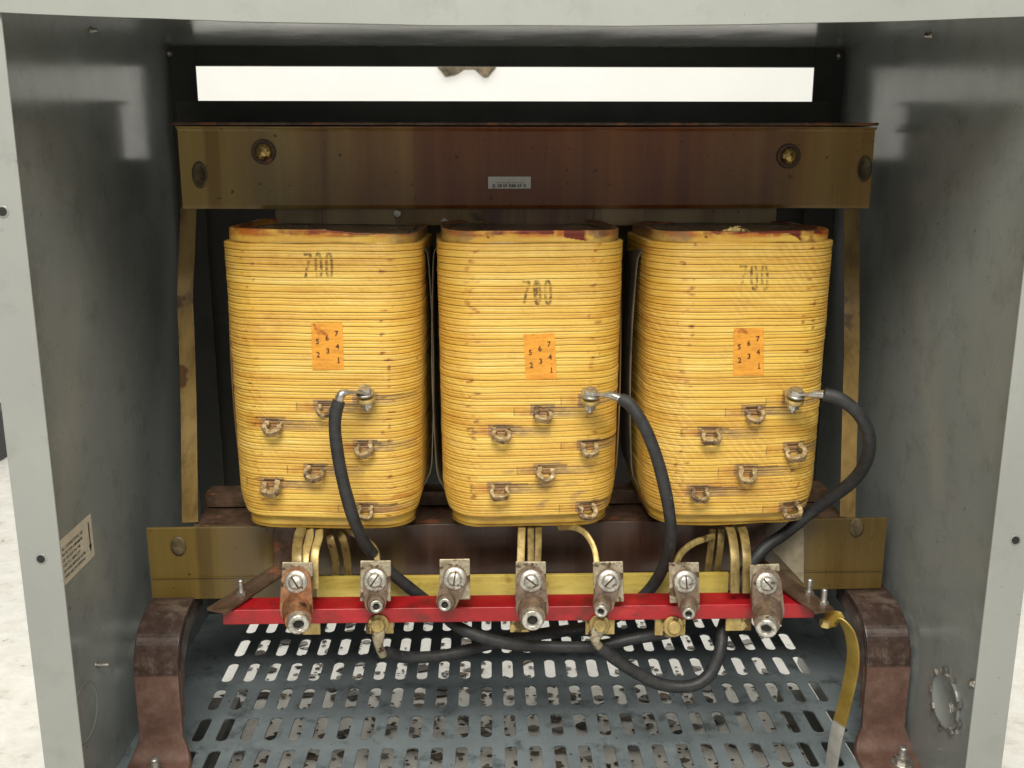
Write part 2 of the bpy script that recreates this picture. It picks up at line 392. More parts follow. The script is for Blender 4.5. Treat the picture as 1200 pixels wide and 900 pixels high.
# side panels
for s_, X in ((-1, XL), (1, XR)):
    mb = MB(); x0, x1 = (X-.002, X) if s_ < 0 else (X, X+.002)
    mb.box((x0, YF+.0025, .02), (x1, YB+.02, ZC+.02))
    sd = mb.build('side_panel', M['paint_in'], cab)
    # front flange folded inward
    mb = MB()
    xi = -.3685 if s_ < 0 else .4435; xo = (X-.002) if s_ < 0 else .4775
    mb.box((min(xi, xo), YF, .02), (max(xi, xo), YF+.002, ZC+.4))
    for z_ in ((at(3, 248, YF).z, at(48, 655, YF).z) if s_ < 0 else (at(1190, 633, YF).z,)):
        pass
    fl = mb.build('front_flange', M['paint_out'], cab, bevel=.0008)
    holes = [(3, 248), (48, 655)] if s_ < 0 else [(1190, 633)]
    for hx, hy in holes:
        c = at(hx, hy, YF-.0003)
        mb = MB(); mb.lathe([(.0036, 0), (.0036, .0004)], frame(c, (0, -1, 0)), 20)
        mb.lathe([(.0050, -.0001), (.0048, .0002), (.0036, .0003)], frame(c, (0, -1, 0)), 20, mi=1)
        mb.build('bolt_hole', [M['hole'], M['paint_in']], fl)
    if s_ < 0: SL = sd
    else: SR = sd
    # return lip behind the flange, right one is visible as a darker fold
mb = MB(); mb.box((XL, YB-.001, ZC), (XR, YF+.003, ZC+.0015)); mb.f = mb.f
mb = MB(); mb.box((XL, YF+.003, ZC), (XR, YB+.02, ZC+.002)); top = mb.build('top_panel', M['paint_in'], cab)
# front header with a slightly sagging lower edge
mb = MB(); n = 40; sec = []
for i in range(n+1):
    x = -.55 + 1.2*i/n
    u = (x-.03)/.46
    sec.append((x, at(600, 30.5, YF).z + .011*u*u + .0006*noise.noise(Vector((x*14, 0, 0)))))
vs = []; fs = []
for x, z in sec:
    vs += [(x, YF-.004, z), (x, YF-.004, z+.25), (x, YF-.001, z), (x, YF-.001, z+.25)]
for i in range(n):
    a = 4*i; b_ = a+4
    fs += [(a, b_, b_+1, a+1), (a+2, a+3, b_+3, b_+2), (a, a+2, b_+2, b_), (a+1, b_+1, b_+3, a+3)]
mb.add(vs, fs); hd = mb.build('front_header', M['paint_out'], cab)
mb = MB(); vs = []; fs = []      # inward return of the header
for x, z in sec:
    if -.40 < x < .46: vs += [(x, YF, z+.001), (x, YF+.035, z+.004), (x, YF, z+.003), (x, YF+.035, z+.006)]
for i in range(len(vs)//4-1):
    a = 4*i; b_ = a+4
    fs += [(a, b_, b_+1, a+1), (a+2, a+3, b_+3, b_+2), (a, a+2, b_+2, b_), (a+1, b_+1, b_+3, a+3)]
mb.add(vs, fs, smooth=True); mb.build('header_return', M['paint_in'], cab)
# back panel with the opening near its top
wl, wr = at(229, 77, YB), at(952, 118, YB)
slot_lo = at(600, 186, YB).z
mb = MB(); YB2 = YB+.03
xl2, xr2 = XL+.004, XR-.004
mb.box((XL, YB2, ZF-.002), (XR, YB2+.002, slot_lo))
mb.box((XL, YB2, wl.z+.002), (XR, YB2+.002, ZC))
mb.box((XL, YB2, slot_lo), (xl2+.012, YB2+.002, wl.z+.002)); mb.box((xr2-.012, YB2, slot_lo), (XR, YB2+.002, wl.z+.002))
mb.build('back_panel', M['paint_dark'], cab)
# inner frame of posts and rails standing just in front of the opening
mb = MB(); mb.box((XL+.0005, YB, ZF+.001), (wl.x, YB+.003, ZC+.001)); mb.build('back_post', M['paint_dark'], cab, bevel=.0008)
mb = MB(); mb.box((wr.x, YB, ZF+.001), (XR-.0005, YB+.003, ZC+.001)); mb.build('back_post', M['paint_dark'], cab, bevel=.0008)
mb = MB(); mb.box((wl.x, YB, wl.z), (wr.x, YB+.003, ZC+.001)); mb.build('back_rail', M['paint_dark'], cab, bevel=.0008)
mb = MB(); qa, qb = at(230.5, 118, 1.22)-Vector((.025, 0, 0)), at(951, 118, 1.22)+Vector((.022, 0, 0)); mb.box((qa.x, 1.22, slot_lo-.03), (qb.x, 1.224, qa.z)); mb.box((qa.x, 1.224, qa.z-.003), (qb.x, 1.25, qa.z)); mb.build('rear_rail', M['paint_dark'], cab, bevel=.0008)
# perforated base plate: a filled 2D curve with slot shaped holes
cu = bpy.data.curves.new('base', 'CURVE'); cu.dimensions = '2D'; cu.fill_mode = 'BOTH'; cu.extrude = .0010; cu.bevel_depth = .0003
def spl(pts):
    s_ = cu.splines.new('POLY'); s_.points.add(len(pts)-1); s_.use_cyclic_u = True
    for p_, q_ in zip(s_.points, pts): p_.co = (q_[0], q_[1], 0, 1)
spl([(XL+.0005, YF+.004), (XR-.0005, YF+.004), (XR-.0005, YB+.028), (XL+.0005, YB+.028)])
x0c = at(570, 787, 1.1405).x
for r in range(8):
    Yc = .9523-.0645+.0645*r
    if r == 7: continue
    for c in range(-12, 16):
        X = x0c + c*.0272; w_, h_ = .0069, .0245
        pts = []
        for k in range(9):
            a = PI*k/8; pts.append((X+w_*math.cos(a), Yc+h_-w_+w_*math.sin(a)))
        for k in range(9):
            a = PI+PI*k/8; pts.append((X+w_*math.cos(a), Yc-h_+w_+w_*math.sin(a)))
        spl(pts[::-1])
o = bpy.data.objects.new('t', cu); C.objects.link(o)
dg = bpy.context.evaluated_depsgraph_get(); me = bpy.data.meshes.new_from_object(o.evaluated_get(dg))
bpy.data.objects.remove(o); me.name = 'base_plate'; me.materials.clear(); me.materials.append(M['paint_floor'])
bp = bpy.data.objects.new('base_plate', me); C.objects.link(bp); bp.parent = cab; bp.location = Vector((0, 0, ZF)) - Vector(cab.location)
# base skids under the side panels
for xa, xb in ((XL, XL+.05), (XR-.05, XR)):
    mb = MB(); mb.box((xa, YF+.05, .0), (xb, YB-.05, .018)); mb.build('base_skid', M['paint_dark'], cab)
mb = MB(); mb.box((XL+.001, YF+.003, .002), (XR-.001, YF+.0055, ZF-.002)); mb.build('added_light_block', M['paint_out'], cab)  # unseen board, added to keep front light off the ground below
# screws in the walls, knockouts
def wallpt(x, y, X):
    d = F + R*((x-600)/f) + U*((450-y)/f); q_ = d*(X/d.x); return Vector((q_.x, q_.y, q_.z+H0))
def wscrew(x, y, X, par, ln=.006, r=.0028, name='screw'):
    s_ = 1 if X < 0 else -1
    c = wallpt(x, y, X); mb = MB()
    mb.lathe([(r*1.5, 0), (r*1.5, .0008), (r, .001), (r*.9, ln), (0.0, ln+.001)], frame(c, (s_, 0, 0)), 16)
    mb.build(name, M['steel'], par)
wscrew(107, 36, XL, SL); wscrew(113, 779, XL, SL, .012, .0018)
wscrew(1090, 42, XR, SR); wscrew(1140, 801, XR, SR, .003, .003)
for x_, y_, X in ((198, 62, XL), (983, 65, XR)):
    c = at(x_, y_, YB-.001); mb = MB(); mb.lathe([(.005, 0), (.004, .003), (0, .0045)], frame(c, (0, -1, 0)), 16)
    mb.build('screw', M['steel'], cab)
# left knockout: punched circle
c = wallpt(100, 835, XL); mb = MB()
mb.lathe([(.0305, .0), (.0305, .0008), (.029, .0011), (.028, .0002), (.027, .0003), (0, .0003)], frame(c, (1, 0, 0)), 40)
mb.build('knockout', M['paint_in'], SL)
# right: conduit hole with ring and bent tabs
c = wallpt(1110, 821, XR); Mf = frame(c, (-1, 0, 0)); mb = MB()
mb.lathe([(.028, .0), (.0285, .003), (.0265, .0035), (.0255, .001), (0, .001)], Mf, 36)
for k in range(9):
    a = k*2*PI/9+rnd.random()*.3
    mb.box((.026, -.003, .001), (.032+rnd.random()*.003, .003, .004+rnd.random()*.002), 1, Mf @ Matrix.Rotation(a, 4, 'Z'))
mb.build('knockout', [M['paint_in'], M['steel']], SR)

# cream instruction label on the left wall
def wall_label():
    c0 = wallpt(106, 602, XL+.0006); c1 = wallpt(111, 650, XL+.0006); top_z = c0.z; bot_z = wallpt(111, 650, XL).z
    Yr = (c0.y+c1.y)/2; W = .078; hgt = top_z-bot_z
    mb = MB(); mb.box((XL+.0002, Yr-W, bot_z), (XL+.0007, Yr, top_z))
    mb.m = [0]*len(mb.m)
    lines = ['ALL CONNECTIONS, USE', 'RATED FOR A MINIMUM', 'OF THE SIZE ON THE', 'FOR 75°C AMPACITY', 'OR WIRES MARKED ALUM', 'WIRED BELOW OPENING']
    for i, t in enumerate(lines):
        vs, fs = textmesh(t, .0052, 'LEFT', .00002)
        z_ = top_z - hgt*(.22+.125*i); y_ = Yr - W + .006
        mb.add([(XL+.0010, y_+v.x*.82, z_+v.y*.85) for v in vs], fs, 1)
    # the down arrow
    ya = Yr-.0085; z1, z0 = top_z-hgt*.14, bot_z+hgt*.16
    mb.add([(XL+.0010, ya-.0012, z1), (XL+.0010, ya+.0012, z1), (XL+.0010, ya+.0012, z0+.006), (XL+.0010, ya-.0012, z0+.006)], [(0, 1, 2, 3)], 1)
    mb.add([(XL+.0010, ya-.0032, z0+.008), (XL+.0010, ya+.0032, z0+.008), (XL+.0010, ya, z0)], [(0, 1, 2)], 1)
    mb.build('instruction_label', [M['cream'], M['ink']], SL)
wall_label()

# ---------------------------------------------------------------- core, clamps
YU, YLW = 1.13, 1.03
p0 = at(208, 152, YU); p1 = at(1018, 243, YU)
zt, zb = at(600, 151, YU).z, at(600, 244.5, YU).z
ub = tag(empty('upper_clamp_beam', (.048, YU, zb)), 'long brown and olive varnished steel beam across the top, above the coils', 'clamp beam')
mb = MB(); xs = [p0.x + (p1.x-p0.x)*i/30 for i in range(31)]
vs = []; fs = []
prof = [(0, zb), (-.0015, zb+.004), (-.0008, zt-.003), (-.002, zt-.0005), (-.007, zt), (-.007, zt+.002), (.06, zt+.002), (.06, zt-.002), (.004, zt-.003), (.004, zb)]
for x in xs:
    for yy, zz in prof: vs.append((x, YU+yy+.0006*noise.noise(Vector((x*6, zz*8, 0))), zz+.0012*noise.noise(Vector((x*5, 2, yy*3)))))
n = len(prof)
for i in range(30):
    for k in range(n): fs.append((i*n+k, i*n+(k+1) % n, (i+1)*n+(k+1) % n, (i+1)*n+k))
mb.add(vs, fs, smooth=False); mb.add(vs[:n], [list(range(n))]); mb.add(vs[-n:], [list(range(n))[::-1]])
mb.build('web_plate', M['upvar'], ub)
mb = MB(); q0 = at(198, 143, YU-.012); q1 = at(1029, 147, YU-.012)
mb.box((q0.x, YU-.014, zt+.0035), (q1.x, YU+.06, zt+.0065)); mb.build('top_flange', M['bracket'], ub, bevel=.0006)
for bx, by, mt in ((309, 178, 'straps'), (924, 183, 'straps')):
    c = at(bx, by, YU-.002); mb = MB()
    mb.lathe([(.0135, 0), (.0135, .0012), (.0128, .002)], frame(c, (0, -1, 0)), 28)
    mb.lathe([(.0098, .002), (.0100, .004), (.0085, .0070), (.006, .0085), (0, .0095)], frame(c, (0, -1, 0)), 9, mi=1, smooth=False)
    mb.build('carriage_bolt', [M['bracket'], M['gold']], ub)
for bx, by in ((234, 205), (1013, 198)):
    c = at(bx, by, YU-.0014); mb = MB(); 
    Mx = frame(c, (0, -1, 0)); Mx = Mx @ Matrix.Diagonal((1, 1.7, 1, 1))
    mb.lathe([(.0088, 0), (.0085, .0006), (.0062, .0007), (.006, .0002), (0, .0002)], Mx, 28)
    mb.build('weld_mark', M['burnt'], ub)
# white sticker on the beam
s0, s1 = at(572, 207, YU-.0022), at(622, 221, YU-.0022)
mb = MB(); mb.box((s0.x, YU-.0028, s1.z), (s1.x, YU-.0024, s0.z))
t, fs_ = textmesh('JL 28 05 R80 69 X', .0052, 'CENTER', .00012)
cx_ = (s0.x+s1.x)/2
mb.add([(cx_+v.x*.98, YU-.0030, s1.z+.0030+v.y*.9) for v in t], fs_, 1)
t, fs_ = textmesh('TEST PASSED DATE OK', .0032, 'CENTER', 0)
mb.add([(cx_+v.x*.98, YU-.0030, s1.z+.0064+v.y*.7) for v in t], fs_, 2)
t, fs_ = textmesh('A', .003, 'CENTER', 0); mb.add([(cx_+v.x, YU-.0030, s0.z-.003+v.y*.7) for v in t], fs_, 2)
mb.build('sticker', [M['paper'], M['ink'], M['greyink']], ub)

# lower beam
a0 = at(171, 615, YLW); a1 = at(1040, 606, YLW); ztl = at(600, 613, YLW).z; zbl = at(600, 696, YLW).z
lb = tag(empty('lower_clamp_beam', (.037, YLW, zbl)), 'long brown and yellow varnished beam below the coils, behind the red rail', 'clamp beam')
mb = MB(); n_ = 24; vs = []; fs = []
prof = [(0, zbl), (0, ztl-.001), (.001, ztl), (.003, ztl), (.004, ztl-.001), (.004, zbl)]
n = len(prof)
for i in range(n_+1):
    x = a0.x + (a1.x-a0.x)*i/n_
    for yy, zz in prof: vs.append((x, YLW+min(yy, .004), zz + .002*(i/n_-.5)*2))
for i in range(n_):
    for k in range(n): fs.append((i*n+k, i*n+(k+1) % n, (i+1)*n+(k+1) % n, (i+1)*n+k))
mb.add(vs, fs); mb.add(vs[:n], [list(range(n))]); mb.add(vs[-n:], [list(range(n))[::-1]])
mb.build('channel_plate', M['lowvar'], lb)
mb = MB(); mb.box((at(233, 600, 1.06).x, YLW+.0045, ztl-.005), (at(985, 600, 1.06).x, YLW+.085, ztl-.0015)); mb.build('top_flange', M['bracket'], lb, bevel=.001)
mb = MB(); mb.box((a0.x+.002, YLW-.0018, at(600, 672, YLW).z-.001), (a1.x-.002, YLW, at(600, 672, YLW).z)); mb.build('fold_line', M['lowvar'], lb)
for bx, by in ((209, 640), (1004, 618)):
    c = at(bx, by, YLW-.0006); mb = MB(); Mx = frame(c, (0, -1, 0)) @ Matrix.Diagonal((1, 1.35, 1, 1))
    mb.lathe([(.0085, 0), (.0085, .0005), (.006, .0009), (0, .0006)], Mx, 24); mb.build('weld_mark', M['burnt'], lb)
# pale plate seen at the right of the beam between the bracket and the coil
mb = MB(); A = [at(902, 641, YLW-.0025), at(942, 618, YLW-.0025), at(942, 684, YLW-.0025)]
mb.prism([(p.x, p.z) for p in A], Matrix(((1,0,0,0),(0,0,-1,YLW-.001),(0,1,0,0),(0,0,0,1))), .0012)
M['palepl'] = simple('bare_pale_patch', (.24, .20, .13), (.34, .29, .20), 40, .45, 0, .1, ((.10, .07, .04), 60, .66))
mb.build('bare_patch', M['palepl'], lb)

# laminated core: upper yoke, lower yoke, legs
core = tag(empty('laminated_core', (.04, 1.13, ztl+.001)), 'dark varnished laminated iron core seen between and behind the coils', 'core')
xa, xb = at(325, 255, 1.15).x, at(906, 255, 1.15).x
zu0, zu1 = at(600, 265, 1.136).z, zt-.006
mb = MB(); mb.box((xa, 1.1365, zu0), (xb, 1.20, zu1)); mb.build('upper_yoke', M['corevar'], core, bevel=.001)
xp = xa
for k_, ww in enumerate((.052, .085, .10, .045, .08, .06, .10)):
    x2 = min(xp+ww, xb-.001)
    if k_ in (1, 2, 4, 5):
        mb = MB(); mb.box((xp+.002, 1.1350-.0006*(k_ % 2), zu0+.001), (x2, 1.1363, zb+.004)); mb.build('spacer_board', M['straps'] if k_ in (2,) else M['corevar'], core, bevel=.0005)
    xp = x2
for bx, by in ((466, 250), (521, 260)):
    c = at(bx, by, 1.134); mb = MB(); mb.prism(hexagon(.0042), frame(c, (0, -1, 0)), .004); mb.build('bolt', M['steel'], core, bevel=.0006)
mb = MB(); yl0 = YLW+.057
for k in range(8):
    z_ = ztl+.0012+k*.0021; mb.box((a0.x+.05, yl0+.0006*rnd.random(), z_), (a1.x-.05, 1.115, z_+.0018))
mb.build('lower_yoke', M['bracket'], core)
coil_x = [(-.264, -.063), (-.0535, .1370), (.160, .353)]
for (l_, r_) in coil_x:
    mb = MB(); cx_ = (l_+r_)/2; mb.box((cx_-.04, 1.02, ztl+.056), (cx_+.04, 1.1, at(600, 284, .97).z+.001)); mb.build('core_leg', M['corevar'], core)

# tie straps
for pts, side in (([(221, 243, 1.135), (219, 300, 1.13), (217, 345, 1.115), (219, 400, 1.10), (221, 470, 1.085), (222, 540, 1.06), (223, 612, 1.04)], 'left'),
                  ([(998, 245, 1.135), (998, 320, 1.125), (998, 400, 1.10), (996, 480, 1.08), (994, 560, 1.055), (993, 606, 1.04)], 'right')):
    path = smooth([at(*p) for p in pts], 8); mb = MB()
    mb.sweep(path, rrect(.018, .0022, .0005), up=(0, 1, 0), smooth=False)
    o = mb.build('tie_strap', M['straps'], origin=path[-1])
    tag(o, 'narrow brown varnished metal strap %s coils, joining the upper and lower beams' % ('left of the' if side == 'left' else 'right of the'), 'metal strap', 'tie straps beside the coils')

# mounting feet
def foot(side):
    cxp = 197 if side < 0 else 1018
    if side < 0: X0, X1 = at(157, 800, .955).x, at(209, 800, .955).x
    else: X0, X1 = at(1015, 800, .955).x, at(1066, 800, .955).x
    cx_ = (X0+X1)/2; wd = X1-X0
    r = empty('mounting_foot', (cx_, .99, ZF+.001))
    ztop = zbl-.003
    fy = .958
    path = [Vector((cx_, y_, z_)) for y_, z_ in
        ((1.06, ztop), (1.03, ztop), (1.005, ztop-.002), (.985, ztop-.008), (.970, ztop-.020), (.961, ztop-.038), (fy, ztop-.06), (fy, ztop-.085), (fy, ZF+.045), (fy-.001, ZF+.03), (fy-.004, ZF+.016), (fy-.013, ZF+.006), (fy-.03, ZF+.0035), (fy-.055, ZF+.0035))]
    path = smooth(path, 5)
    mb = MB(); mb.sweep(path, rrect(wd, .006, .0012), up=(0, -1, 0), ups=[Vector((0, -1, .6)).normalized()]*len(path), smooth=False)
    # widen the toe
    for v in mb.v:
        k_ = max(0, (ZF+.03-v.z)/.03); v.x += (v.x-cx_)*.5*k_*(1 if True else 0)
    s_ = mb.build('foot_strap', M['foot'], r, origin=(cx_, .958, ZF+.103-.125))
    # side rib, turned back along the inner edge
    mb = MB(); xi = X1 if side < 0 else X0
    pl = [(1.06, ztop-.004), (1.03, ztop-.004), (1.0, ztop-.01), (.978, ztop-.024), (.966, ztop-.05), (.963, ztop-.08), (.963, ZF+.05), (.967, ZF+.05), (.969, ztop-.08), (.98, ztop-.05), (1.0, ztop-.028), (1.03, ztop-.02), (1.06, ztop-.02)]
    mb.prism(pl, Matrix(((0, 0, 1, xi-(.0025 if side < 0 else 0)), (1, 0, 0, 0), (0, 1, 0, 0), (0, 0, 0, 1))), .0025)
    mb.build('edge_rib', M['foot'], r, origin=(cx_, .958, ZF+.103-.125))
    c = Vector((cx_+(.002 if side < 0 else .010), .925, ZF+.006)); mb = MB()
    mb.lathe([(.012, 0), (.012, .002), (.0115, .0025)], frame(c, (0, 0, 1)), 24)
    mb.prism(hexagon(.0085), frame(c+Vector((0, 0, .0026)), (0, 0, 1)), .0055)
    mb.lathe([(.0045, .008)] + [(.0045+.0006*(k % 2), .009+k*.0011) for k in range(10)] + [(.003, .0205), (0, .0206)], frame(c, (0, 0, 1)), 16)
    mb.build('anchor_bolt', M['steel'], r, bevel=.0004)
    tag(r, ('left' if side < 0 else 'right') + ' bent metal foot, dark on top and red brown below, on the perforated base', 'mounting foot', 'red brown feet under the lower beam')
foot(-1); foot(1)

# ---------------------------------------------------------------- coils
YC = .97
ZW0, ZW1 = at(620, 604, YC).z, at(620, 285, YC).z
NT = 42
TAPS = [
 [(320,504,-.1,1.0,10), (382,483,.3,.8,6), (428,528,.1,1,-5), (370,556,-.1,1.1,12), (318,574,.1,1.1,-16), (430,600,0,.9,0)],
 [(587,511,0,1,0), (636,488,0,1,4), (691,530,0,1,-4), (639,557,0,1,3), (585,578,0,1,0), (688,601,0,1,-4)],
 [(831,513,0,1,0), (883,488,0,1,-8), (932,534,0,1.1,-12), (874,558,0,1,5), (818,581,0,1,0), (926,601,0,1,-14)]]
BOLTS = [(428, 462), (692, 464), (932, 464)]
LABELS = [(384, 405.5, 37, 55, 2), (633, 418, 36.5, 54, 3), (877, 412, 36, 56, 0)]
STAMPS = [(356, 297, 10.5, 28, 'stamp', 0), (612, 329, 10.5, 27, 'stamp', 2), (866, 311, 10.5, 28, 'faint', -2)]
LAB = ['leftmost yellow coil, with a black cable hanging down across its front', 'middle yellow coil, its stamped 700 lowest of the three, black cable leaving right',
       'rightmost yellow coil, with a black cable looping out past its right edge']

TAPER = (.034, .030, .034)
def make_coil(ci):
    xl, xr = coil_x[ci]; a = (xr-xl)/2; cx_ = (xl+xr)/2; dep = .088; r = (.040, .042, .042)[ci]
    rot = math.radians((-2.2, 3.0, 3.2)[ci]); roll = math.radians((.5, 0, 0)[ci])
    seed = ci*17.3
    base = Vector((cx_, YC+dep, ZW0-.014))
    root = empty('coil', base)
    root.rotation_euler = (0, 0, 0)
    Rm = Matrix.Rotation(rot, 3, 'Z'); Rr = Matrix.Rotation(roll, 3, 'Y')
    def W(p):      # coil-local (origin at centre, z absolute) to world
        tp = 1-TAPER[ci]*max(0, min(1.1, (ZW1-p[2])/(ZW1-ZW0))); p = (p[0]*tp, p[1], p[2])
        q_ = Rr @ (Rm @ Vector((p[0], p[1], p[2]-ZW1+0)))
        return Vector((cx_, YC+dep, ZW1)) + q_
    # plan outline with normals (counter clockwise from front left)
    bulge = .0045
    def front(x): return -dep - bulge*(1-(x/a)**2)
    out = []
    nf = 170
    for k in range(nf+1):
        x = -(a-r)+2*(a-r)*k/nf; out.append((x, front(x)+bulge*(1-((a-r)/a)**2)*0, 2*bulge*x/a/a, -1.0))
    def arc(cx2, cy2, a0_, a1_, n2):
        for k in range(1, n2):
            t = math.radians(a0_+(a1_-a0_)*k/n2); y_ = cy2+r*math.sin(t); x_ = cx2+r*math.cos(t)
            if math.sin(t) < 0 and cy2 < 0: y_ -= bulge*(1-(min(a, abs(x_))/a)**2)*1.0
            out.append((x_, y_, math.cos(t), math.sin(t)))
    arc(a-r, -dep+r, -90, 0, 26)
    for k in range(9): out.append((a, -dep+r+2*(dep-r)*k/8, 1, 0))
    arc(a-r, dep-r, 0, 90, 8)
    for k in range(9): out.append((a-r-2*(a-r)*k/8, dep, 0, 1))
    arc(-a+r, dep-r, 90, 180, 8)
    for k in range(9): out.append((-a, dep-r-2*(dep-r)*k/8, -1, 0))
    arc(-a+r, -dep+r, 180, 270, 26)
    no = len(out)
    pitchz = (ZW1-ZW0)/NT
    rr = random.Random(ci+3)
    bounds = [0.0]
    for k in range(NT): bounds.append(bounds[-1]+pitchz*(1+.16*(rr.random()-.5)))
    sc_ = (ZW1-ZW0)/bounds[-1]; bounds = [ZW0+b_*sc_ for b_ in bounds]
    offs = [.0005*(rr.random()-.5) for _ in range(NT)]
    mid = [.00015+.0004*rr.random() for _ in range(NT)]
    tvar = [rr.choice((0, 0, .05, .12, .2)) for _ in range(NT)]
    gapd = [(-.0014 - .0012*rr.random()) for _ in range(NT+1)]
    def wob(x, y, z):
        return .0009*noise.noise(Vector((x*9+seed, y*9, z*16))) + .0005*noise.noise(Vector((x*30+seed, y*30, z*40)))
    # taps in local coordinates
    def Wi(P):
        q_ = (Rm.inverted() @ (Rr.inverted() @ (P-Vector((cx_, YC+dep, ZW1))))) + Vector((0, 0, ZW1))
        q_.x /= 1-TAPER[ci]*max(0, min(1.1, (ZW1-q_.z)/(ZW1-ZW0))); return q_
    taps = []
    for t in TAPS[ci]:
        P = at(t[0], t[1]-6, YC-.004)
        if t[1] > 595: P = at(t[0], t[1]-6, YC)
        lp = Wi(P)
        # snap to the nearest turn
        taps.append((lp.x, lp.z, t))
    bl = Wi(at(BOLTS[ci][0], BOLTS[ci][1]+6, YC-.004))
    stainsrc = [(t[0], t[1], 1.0) for t in taps] + [(bl.x, bl.z, .8)]
    def stain_shade(x, y, z):
        if y > -dep+r: return (0, 0, 0)
        r_ = g_ = b_ = 0.0
        for tx, tz, st in stainsrc:
            dx, dz = x-tx, z-tz
            if abs(dx) > .07 or abs(dz) > .02: continue
            # rust to the left of the hook, within one turn
            if -.030 < dx < .004 and -.0050 < dz < .0042: r_ = max(r_, st*min(1, .45+(dx+.03)/.04))
            # frayed grey binding to the right
            if .004 < dx < .052 and -.0056 < dz < .0040 - .0003*(dx/.05): g_ = max(g_, st*1.0*(1-dx/.075))
            # shadow of the gap above the hook, painted in as a dark wedge
            if -.008 < dx < .050 and abs(dz-.0042+dx*.015) < .0012*(1-max(0, dx)/.055): b_ = max(b_, .85*st)
            if abs(dx+.030) < .0007 and -.0048 < dz < .004: b_ = max(b_, .5)
            # soft halo
            d2 = (dx/.030)**2+((dz-.003)/.009)**2
            if d2 < 1: r_ = max(r_, (.75*(1-d2))*(.35+.9*max(0, noise.noise(Vector((x*70, z*160, seed))))))
            if abs(dx) < .013 and abs(dz-.001) < .0062: g_ = max(g_, .85)
        # drips and corner cracks
        e = abs(abs(x)-(a-r*.8))
        if e < .008:
            nn = noise.noise(Vector((seed, x*150, z*260)))*1.1
            if nn > .28: r_ = max(r_, min(1, (nn-.28)*3.2))
            if nn > .50: b_ = max(b_, min(.5, (nn-.50)*3))
        n3 = noise.noise(Vector((x*8+seed, 0, z*34)))
        if n3 > .18: r_ = max(r_, (n3-.18)*1.0)
        topf = max(0, (z-(ZW1-.022))/.022); r_ = max(r_, topf*.35)
        if ci == 1 and z < ZW0+.07 and abs(x-.012) < .05:
            n5 = noise.noise(Vector((x*55, 7, z*120))); 
            if n5 > .25: g_ = max(g_, min(.8, (n5-.25)*2))
        if ci == 0 and x > .028 and z < ZW0+.032 and z > ZW0+.004:
            n4 = noise.noise(Vector((x*40, 1, z*140)));
            if n4 > .05: r_ = max(r_, min(1, (n4+.05)*2.6))
        return (r_, g_, b_)
    prof = [(0, 'g'), (.05, -.0001), (.11, .0001), (.36, .00012), (.53, .00008), (.57, 'm'), (.61, .00008), (.87, .00015), (.94, -.00035)]
    def rib(x, z):
        """radial offset of the winding surface at height z"""
        zz = z - wob(x, -dep, z)
        for k in range(NT):
            if zz < bounds[k+1] or k == NT-1:
                t = (zz-bounds[k])/(bounds[k+1]-bounds[k]); break
        d_ = min(t, 1-t)
        if d_ < .05: return offs[k]-.0009, d_
        return offs[k] + .0001, d_
    vs = []; st = []
    rows = []
    for k in range(NT):
        for t, o_ in prof:
            z0 = bounds[k] + (bounds[k+1]-bounds[k])*t
            oo = gapd[k] if o_ == 'g' else (offs[k]-mid[k] if o_ == 'm' else offs[k]+o_)
            rows.append((z0, oo, k))
    rows.append((bounds[-1], -.001, NT-1))
    rows.append((bounds[-1]+.0001, -.012, NT-1))
    for z0, oo, k in rows:
        for (x, y, nx, ny) in out:
            l = math.hypot(nx, ny); o2 = oo
            e = abs(abs(x)-(a-r*.75))
            # little creases at the bends
            if e < .010 and y < 0: o2 += .0010*noise.noise(Vector((x*160+seed, y*80, k*3.7)))*(1-e/.010)
            o2 += .0003*noise.noise(Vector((x*22+seed, y*22, k*1.9)))
            # squeezed in towards the bottom turns at the bends
            z1 = z0 + wob(x, y, z0)
            kb = max(0, (ZW0+.030-z0)/.030); o2 -= .0055*kb*kb*(.35+.65*min(1, (abs(x)/a)**6))
            vs.append(W((x+nx/l*o2, y+ny/l*o2, z1))); sq = stain_shade(x, y, z0); tv = max(0, tvar[k]+.22*noise.noise(Vector((x*14+seed, y*14, k*5.3)))+.22*max(0, (abs(x)-(a-r))/r)); st.append((max(sq[0], tv), sq[1], max(sq[2], .95 if oo == gapd[k] else (mid[k]*480 if oo == offs[k]-mid[k] else 0))))
    nr = len(rows); fs = []
    for j in range(nr-1):
        for i in range(no):
            i2 = (i+1) % no; fs.append((j*no+i, j*no+i2, (j+1)*no+i2, (j+1)*no+i))
    mb = MB(); mb.v = vs; mb.f = fs; mb.m = [0]*len(fs); mb.sm = [True]*len(fs)
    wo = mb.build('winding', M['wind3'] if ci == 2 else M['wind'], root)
    ca = wo.data.color_attributes.new('stain_shade', 'FLOAT_COLOR', 'POINT')
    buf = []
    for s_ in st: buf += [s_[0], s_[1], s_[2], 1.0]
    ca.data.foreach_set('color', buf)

    # collars: smooth insulating paper above and below the turns
    def collar(name, rws, stf):
        vs = []; st = []
        for z0f, off in rws:
            for i, (x, y, nx, ny) in enumerate(out):
                l = math.hypot(nx, ny); z0, o2 = z0f(x, y), off(x, y)
                vs.append(W((x+nx/l*o2, y+ny/l*o2, z0))); st.append(stf(x, y, z0))
        fs = []
        for j in range(len(rws)-1):
            for i in range(no):
                i2 = (i+1) % no; fs.append((j*no+i, j*no+i2, (j+1)*no+i2, (j+1)*no+i))
        mb = MB(); mb.v = vs; mb.f = fs; mb.m = [0]*len(fs); mb.sm = [True]*len(fs)
        o_ = mb.build(name, M['collar'], root)
        ca = o_.data.color_attributes.new('stain_shade', 'FLOAT_COLOR', 'POINT'); buf = []
        for s_ in st: buf += [s_[0], s_[1], s_[2], 1.0]
